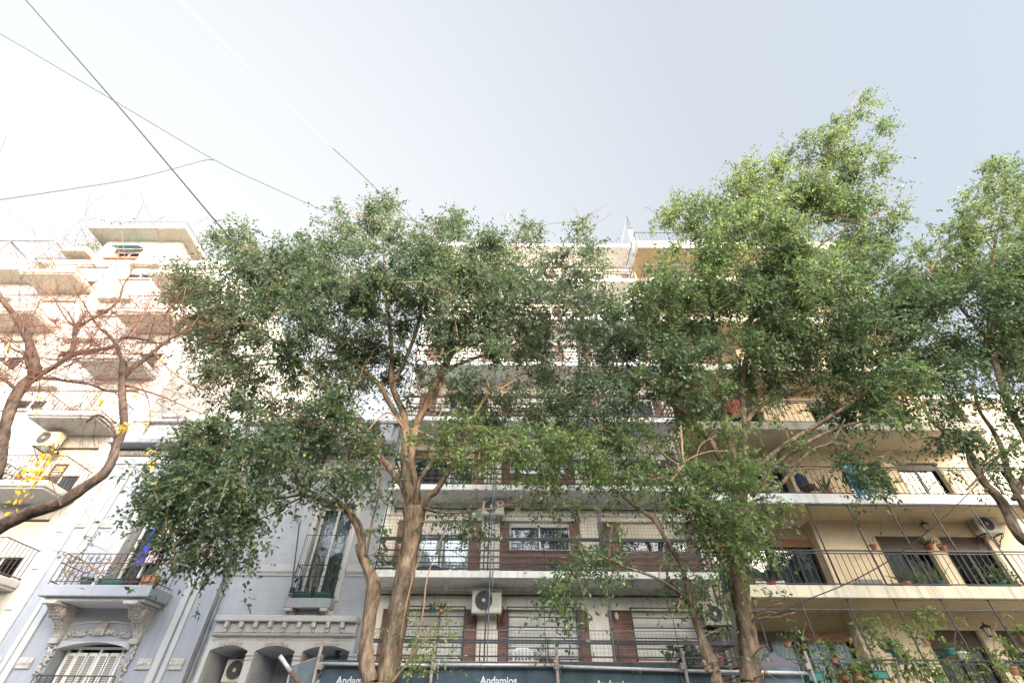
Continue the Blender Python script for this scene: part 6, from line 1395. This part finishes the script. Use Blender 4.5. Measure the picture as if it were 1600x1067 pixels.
for px, py, mt, r, h, lb in ((1230, 1007, 'terracotta', .13, .14, 'round red hanging pot in front of the left glass door'), (1303, 1032, 'terracotta', .12, .12, 'small red pot hooked on the lowest railing before the glass door'), (1270, 1058, 'green_plastic', .18, .2, 'green plastic planter box hanging on the lowest railing near the scaffold'), (1318, 1056, 'terracotta', .15, .2, 'left orange pot of the pair on the lowest yellow balcony'), (1340, 1057, 'terracotta', .14, .18, 'right orange pot of the pair on the lowest yellow balcony'), (1371, 1055, 'green_plastic', .18, .18, 'dark green planter box hanging right of the orange pots'),
    (1398, 1020, 'teal_plastic', .14, .18, 'dark teal hanging pot spilling leaves before the yellow wall'), (1484, 1018, 'green_plastic', .16, .18, 'green hanging pot in front of the lower right curtained window'), (1503, 1024, 'ac', .15, .2, 'pale terracotta pot beside the green hanging pot'), (1447, 1005, 'terracotta', .09, .12, 'small terracotta pot at the left edge of the lower curtained window'), (1535, 1040, 'red', .09, .1, 'pinkish red pot hooked on the railing right of the window'), (1583, 1048, 'terracotta', .15, .22, 'terracotta pot near the varnished shutter at the right edge'), (1598, 998, 'terracotta', .1, .14, 'small terracotta pot at the extreme right edge')):
    p = at_l(px, py); r *= .8; h *= .85; pot_plant(p.x, 14.88, p.z-h/2, r, h, lb, mt, n=50, spread=.14, leafL=.08, tone=.5, box=.36 if 'box' in lb else None)
# plants, pots on the grey house's big balcony
pot_plant(-13.05, 15.4, 5.31, .17, .26, 'dark blue pot holding a twisted climbing plant on the ornate balcony', 'teal_plastic', n=30, spread=.2, leafL=.08)
pot_plant(-12.2, 15.35, 5.31, .13, .18, 'long green planter box in the middle of the ornate balcony', 'green_plastic', n=30, spread=.2, leafL=.06, box=.75)
pot_plant(-11.55, 15.35, 5.31, .13, .2, 'dark square pot right of the long green planter', 'dark_frame', n=24, spread=.1, leafL=.06, box=.3)
pot_plant(-11.02, 15.3, 5.31, .14, .26, 'brown terracotta trough in the right corner of the ornate balcony', n=90, spread=.22, leafL=.07, box=.42)
t = thing('climbing_plant', (-13.2, 15.3, 5.31), 'nearly bare woody climber twisted along the ornate iron railing', 'plant')
m_ = MB(); random.seed(5)
for k in range(5):
    pts = [Vector((-13.6+i*.12, 15.13+random.uniform(-.03, .03), 5.5+k*.11+.10*math.sin(i*.9+k*1.7)+.04*random.random())) for i in range(8+k*4)]; m_.tube(pts, [.014]*len(pts), 5)
for sp in ([(105, 905, 1.2, 15.15), (100, 885, 1, 15.15), (120, 870, .9, 15.15), (140, 850, .7, 15.15), (150, 838, .5, 15.15)], [(110, 880, .9, 15.15), (100, 866, .7, 15.15), (92, 872, .5, 15.15)], [(140, 850, .6, 15.15), (155, 855, .5, 15.15), (168, 862, .4, 15.15)]): limb(m_, sp)
part('vine_stem', m_, M['twig'], t)
arr = spray([(P(x, y, 15.15), r*PS(x, y, 15.15), d, .3) for x, y, r, d in ((112, 867, 9, .5), (100, 873, 8, .6), (148, 845, 9, .5), (140, 838, 7, .5), (130, 860, 7, .3), (180, 880, 6, .3))], .8, .08, cluster=False); leaves_mesh('foliage', *arr, M['leaf_pot'], t)
cloth('hanging_flag', PX(222, 860, 16.35), PX(233, 860, 16.35), 16.33, 6.2, 7.6, M['blue_flag'], 'royal blue cloth strip hanging in the tall balcony door', 'cloth')
cloth('patterned_cloth', PX(234, 860, 16.3), PX(250, 860, 16.3), 16.31, 6.3, 7.4, stucco('pink_white_print', (.62, .52, .54), var=.5, scale=12, streak=False), 'white and pink printed cloth beside the royal blue strip', 'cloth')
pot_plant(-6.62, 16.2, 5.20, .12, .17, 'left green trough on the small stone balcony', 'green_plastic', n=14, spread=.08, leafL=.04, box=.56)
pot_plant(-5.97, 16.2, 5.20, .12, .17, 'right green trough on the small stone balcony', 'green_plastic', n=14, spread=.08, leafL=.04, box=.52)
# flag pole
a = P(455, 925, 15.92); b = P(467.5, 822, 15.92)
t = thing('flag_pole', a, 'thin iron flag pole with a spear tip standing on the small stone balcony', 'flag pole')
m_ = MB(); m_.tube([a, b], .022, 8); part('pole', m_, M['black_iron'], t)
m_ = MB(); m_.lathe(b, [(.02, 0), (.05, .05), (.045, .1), (.005, .26)], 8); part('spear_tip', m_, M['grey_iron'], t)
m_ = MB(); m_.box(a.x-.06, a.x+.06, 15.9, 16.0, a.z, a.z+.14); m_.tube([(a.x, 15.95, a.z+.3), (a.x+.14, 16.0, a.z+.5), (a.x+.2, 16.02, a.z+.1)], .05, 6); part('holder', m_, M['dark_cloth'], t)
# porch lamp of the grey house
p = P(527, 1022, 17.0); t = thing('porch_lamp', p, 'small dark star shaped lamp under the right arch of the grey portico', 'lamp')
m_ = MB(); m_.lathe(p-Vector((0, 0, .12)), [(.03, 0), (.10, .06), (.05, .14), (.11, .20), (.02, .24)], 6); part('shade', m_, M['black_iron'], t)
# leaning louvred shutter and plant on the white building's lowest balcony
p = P(108, 752, 15.5); t = thing('louvred_shutter', p, 'brown louvred shutter leaning at the corner of the white balcony', 'shutter')
m_ = MB(); x0 = -16.75; z0 = WZ(0)+.22
for q in range(9): m_.box(x0+.05, x0+.45, 15.5, 15.53, z0+.08+q*.085, z0+.12+q*.085)
part('slats', m_, M['rust'], t); m_ = MB()
for x in (x0, x0+.45): m_.box(x, x+.05, 15.49, 15.54, z0, z0+.85)
m_.box(x0+.05, x0+.45, 15.49, 15.54, z0, z0+.05); m_.box(x0+.05, x0+.45, 15.49, 15.54, z0+.8, z0+.85); part('frame', m_, M['rust'], t)
z0 = WZ(0)+.22
pot_plant(-18.2, 15.25, z0, .14, .2, 'pot of feathery green leaves on the white balcony behind yellow leaves', n=160, spread=.25, leafL=.12)
pot_plant(-17.4, 15.25, z0, .12, .2, 'second green pot right of the feathery one on the white balcony', n=90, spread=.2, leafL=.1)
pot_plant(-17.4, 15.25, WZ(1)+.22, .12, .2, 'small pot on the white balcony above the outdoor unit', n=50, spread=.15, leafL=.1)
pot_plant(-17.3, 15.25, WZ(2)+.22, .13, .2, 'red flowering pot on the third white balcony', 'red', n=90, spread=.22, leafL=.1)
pot_plant(-24.6, 15.25, WZ(4)+.22, .16, .25, 'pink flowering bush on the topmost left white balcony', n=140, spread=.3, leafL=.11, tone=.9)
pot_plant(-18.0, 15.25, WZ(4)+.22, .16, .25, 'green bush on the topmost right white balcony', n=140, spread=.3, leafL=.11, tone=.9)
p = (-25.4, WW+.2, topw+.75); pot_plant(*p, .2, .25, 'yellow green shrub on the roof planter left of the penthouse', n=260, spread=.45, leafL=.14, tone=1)
m = P(190, 375, WW-.5); pot_plant(-20.6, WW+1, 24.85, .2, .25, 'wispy roof plant at the right end of the penthouse railing', n=120, spread=.5, leafL=.14)
pot_plant(-24.0, WW-.3, 24.85, .2, .25, 'wispy roof plant at the left end of the penthouse railing', n=90, spread=.4, leafL=.14)
t = thing('flower_box', (-22.8, WW-.1, 22.6), 'row of red flower boxes under the penthouse window', 'flower box')
m_ = MB()
for q in range(4): m_.chbox(-23.7+q*.5, -23.28+q*.5, WW-.12, WW+.08, 22.68, 22.84, .01)
part('box', m_, M['terracotta'], t)

# ================================================================ scaffold canopy with printed boards
SY = 13.25
def sp_(px, py, Y=SY): return P(px, py, Y)
t = thing('scaffold_canopy', (sp_(870, 1060).x, SY, 0.12), 'scaffold canopy of weathered tubes and dark blue grey boards at the foot of the buildings', 'scaffold')
ztop = sp_(690, 1032).z; 
posts_px = [(504, 1003), (679, 1003), (869, 1005), (1064, 1012), (1257, 1017)]
for px, py in posts_px:
    q = sp_(px, py, SY-.12); m_ = MB(); m_.tube([(q.x, SY-.12, .12), (q.x, SY-.12, q.z)], .037, 10); part('upright', m_, M['old_tube'], t, smooth=True)
xs_ = [sp_(px, 1037).x for px, _ in posts_px]
zr = sp_(690, 1040, SY-.05).z
for i in range(4):
    m_ = MB(); m_.tube([(xs_[i]-.08, SY-.05, sp_(posts_px[i][0], [1036, 1038, 1040, 1047][i], SY-.05).z), (xs_[i+1]+.05, SY-.05, sp_(posts_px[i+1][0], [1039, 1038.5, 1047, 1051][i], SY-.05).z)], .034, 10); part('ledger', m_, M['galv'], t, smooth=True)
m_ = MB()
for x, (px, py) in zip(xs_, posts_px):
    z = sp_(px, 1041, SY-.09).z; m_.chbox(x-.06, x+.06, SY-.17, SY-.02, z-.07, z+.06, .015); m_.tube([(x-.09, SY-.12, z), (x+.09, SY-.12, z)], .018, 6)
part('coupler', m_, M['old_tube'], t)
edges = [505, 585, 686, 868, 1058, 1118, 1187, 1248]
tops = [1029, 1031, 1033, 1033, 1043, 1042, 1040, 1040]
for i in range(len(edges)-1):
    if i == 5: continue
    a, b = sp_(edges[i]+1, tops[i], SY+.06), sp_(edges[i+1]-1, tops[i+1] if i < 3 else tops[i]+2, SY+.06)
    m_ = MB(); m_.chbox(a.x, b.x, SY+.05, SY+.09, 1.4, min(a.z, b.z), .006)
    o_ = part('board', m_, M['board'] if i != 6 else M['board_light'], t)
    if i in (2, 3, 1):
        e = MB(); e.box(a.x, b.x, SY+.052, SY+.088, min(a.z, b.z)+.002, min(a.z, b.z)+.012); part('red_edge', e, M['red_edge'], o_)
m_ = MB(); m_.box(sp_(512, 1030).x, sp_(1245, 1045).x, SY+.1, DF+.9, 2.55, 2.6); part('deck', m_, M['board'], t)
# printed words on the boards
s_px = PS(780, 1064, SY)
for px, pw in ((553, 52), (779, 49), (961, 49)):
    c = sp_(px, 1068.5 if px < 900 else 1074.5, SY+.04); text_part('lettering', 'Andamios', .215, (c.x, SY+.045, c.z), FACE, M['lettering'], t, .003, 1.0, .004, 1.0)
# slanted end board with faded print
A = sp_(506, 1024, SY+.02); B = sp_(455, 1041, SY-.5); D_ = Vector((A.x, A.y, A.z-.9)); C_ = Vector((B.x+.12, B.y, B.z-.75))
nrm = (B-A).cross(D_-A).normalized(); nrm = -nrm if nrm.y > 0 else nrm; th = nrm*-.03
m_ = MB(); m_.face([A, B, C_, D_]); m_.face([A+th, D_+th, C_+th, B+th]); m_.face([A, A+th, B+th, B]); m_.face([B, B+th, C_+th, C_]); m_.face([A, D_, D_+th, A+th])
eb = part('end_board', m_, M['board_light'], t)
m_ = MB(); m_.tube([A+Vector((.0, 0, .01)), B+Vector((0, 0, .01))], .016, 6); part('edge_strip', m_, M['old_tube'], eb)
ux = (A-B).normalized(); uz = nrm.cross(ux).normalized(); uz = -uz if uz.z < 0 else uz
R3 = Matrix((ux, uz, ux.cross(uz))).transposed()
for s, v_, sz in (('Andamios', -.34, .15), ('Preram', -.52, .17)):
    c = B.lerp(A, .56)+uz*v_+nrm*.006; text_part('lettering', s, sz, c, R3, M['lettering'], eb, .002)
# loose pole at the left end and wooden prop
a, b = sp_(437, 1024, SY-.8), sp_(480, 1085, SY-.5)
m_ = MB(); m_.tube([a, a.lerp(b, .42)], .045, 10); part('loose_tube', m_, M['galv'], t, smooth=True)
m_ = MB(); m_.tube([a.lerp(b, .40), b+(b-a)*.5], [.05, .06], 8); part('wooden_prop', m_, M['rust'], t)
# dark tarpaulin sheet tucked behind the right boards
a, b, c = P(1183, 1040, 13.6), P(1207, 1018, 13.7), P(1246, 1040, 13.6)
t2 = thing('tarpaulin_sheet', b, 'dark grey tarpaulin peak rising behind the right end of the scaffold boards', 'tarpaulin')
m_ = MB(); d = Vector((0, .5, -.1)); m_.face([a, c, b]); m_.face([a+d, b+Vector((0, .3, 0)), c+d]); m_.face([a, b, b+Vector((0, .3, 0)), a+d]); m_.face([b, c, c+d, b+Vector((0, .3, 0))]); m_.face([a, a-Vector((0, 0, .7)), c-Vector((0, 0, .7)), c])
part('sheet', m_, M['purple_cloth'], t2)

# ================================================================ cables over the street
def cable(label, pts, r, mat, sag=.0, cat='cable'):
    P_ = [P(x, y, Y) for x, y, Y in pts]; q, _ = smooth_path(P_, [r]*len(P_), 8)
    m_ = MB(); m_.tube(q, r, 8); o = part('overhead_cable', m_, mat, None, q[0], True); tag(o, label, cat, 'overhead cables'); return o
cable('thick black cable running steeply from the upper left corner into the big tree', [(-60, -115, 3.2), (40, 0, 4.2), (180, 160, 6), (290, 290, 8), (370, 385, 10.3), (420, 440, 12)], .022, M['cable'])
cable('thin grey cable sloping from the left edge down behind the tree crown', [(-80, 10, 4.2), (0, 53, 5), (165, 150, 6.5), (335, 250, 9), (420, 291, 11), (515, 333, 14), (560, 352, 16.3)], .015, M['cable_grey'])
cable('brown grey cable rising gently from the left edge and curving into the thin sloping cable', [(-80, 322, 6.8), (0, 312, 7), (100, 297, 7.4), (200, 281, 7.9), (270, 264, 8.4), (318, 251, 8.9), (336, 250.5, 9)], .015, M['cable_grey'])
cable('pale shiny cable descending from the top edge to the crown of the big tree', [(225, -50, 3.6), (280, 0, 4.2), (400, 118, 6), (520, 232, 8.5)], .015, M['cable_pale'])
cable('dark end of the pale descending cable just above the big crown', [(520, 232, 8.5), (560, 268, 9.6), (600, 307, 11), (640, 345, 13)], .015, M['cable_grey'])
cable('black cable slanting across the yellow balconies down to the left', [(1620, 650, 13.9), (1582, 700, 13.9), (1541, 742, 13.9), (1475, 808, 13.9), (1400, 868, 13.9), (1330, 908, 13.9), (1258, 938, 13.9), (1150, 985, 13.9)], .014, M['cable'])
cable('thin cable sagging along the lowest yellow balcony edge', [(1205, 1003, 14.5), (1260, 1000, 14.5), (1330, 985, 14.5), (1372, 962, 14.6), (1378, 958, 14.6)], .007, M['cable'])
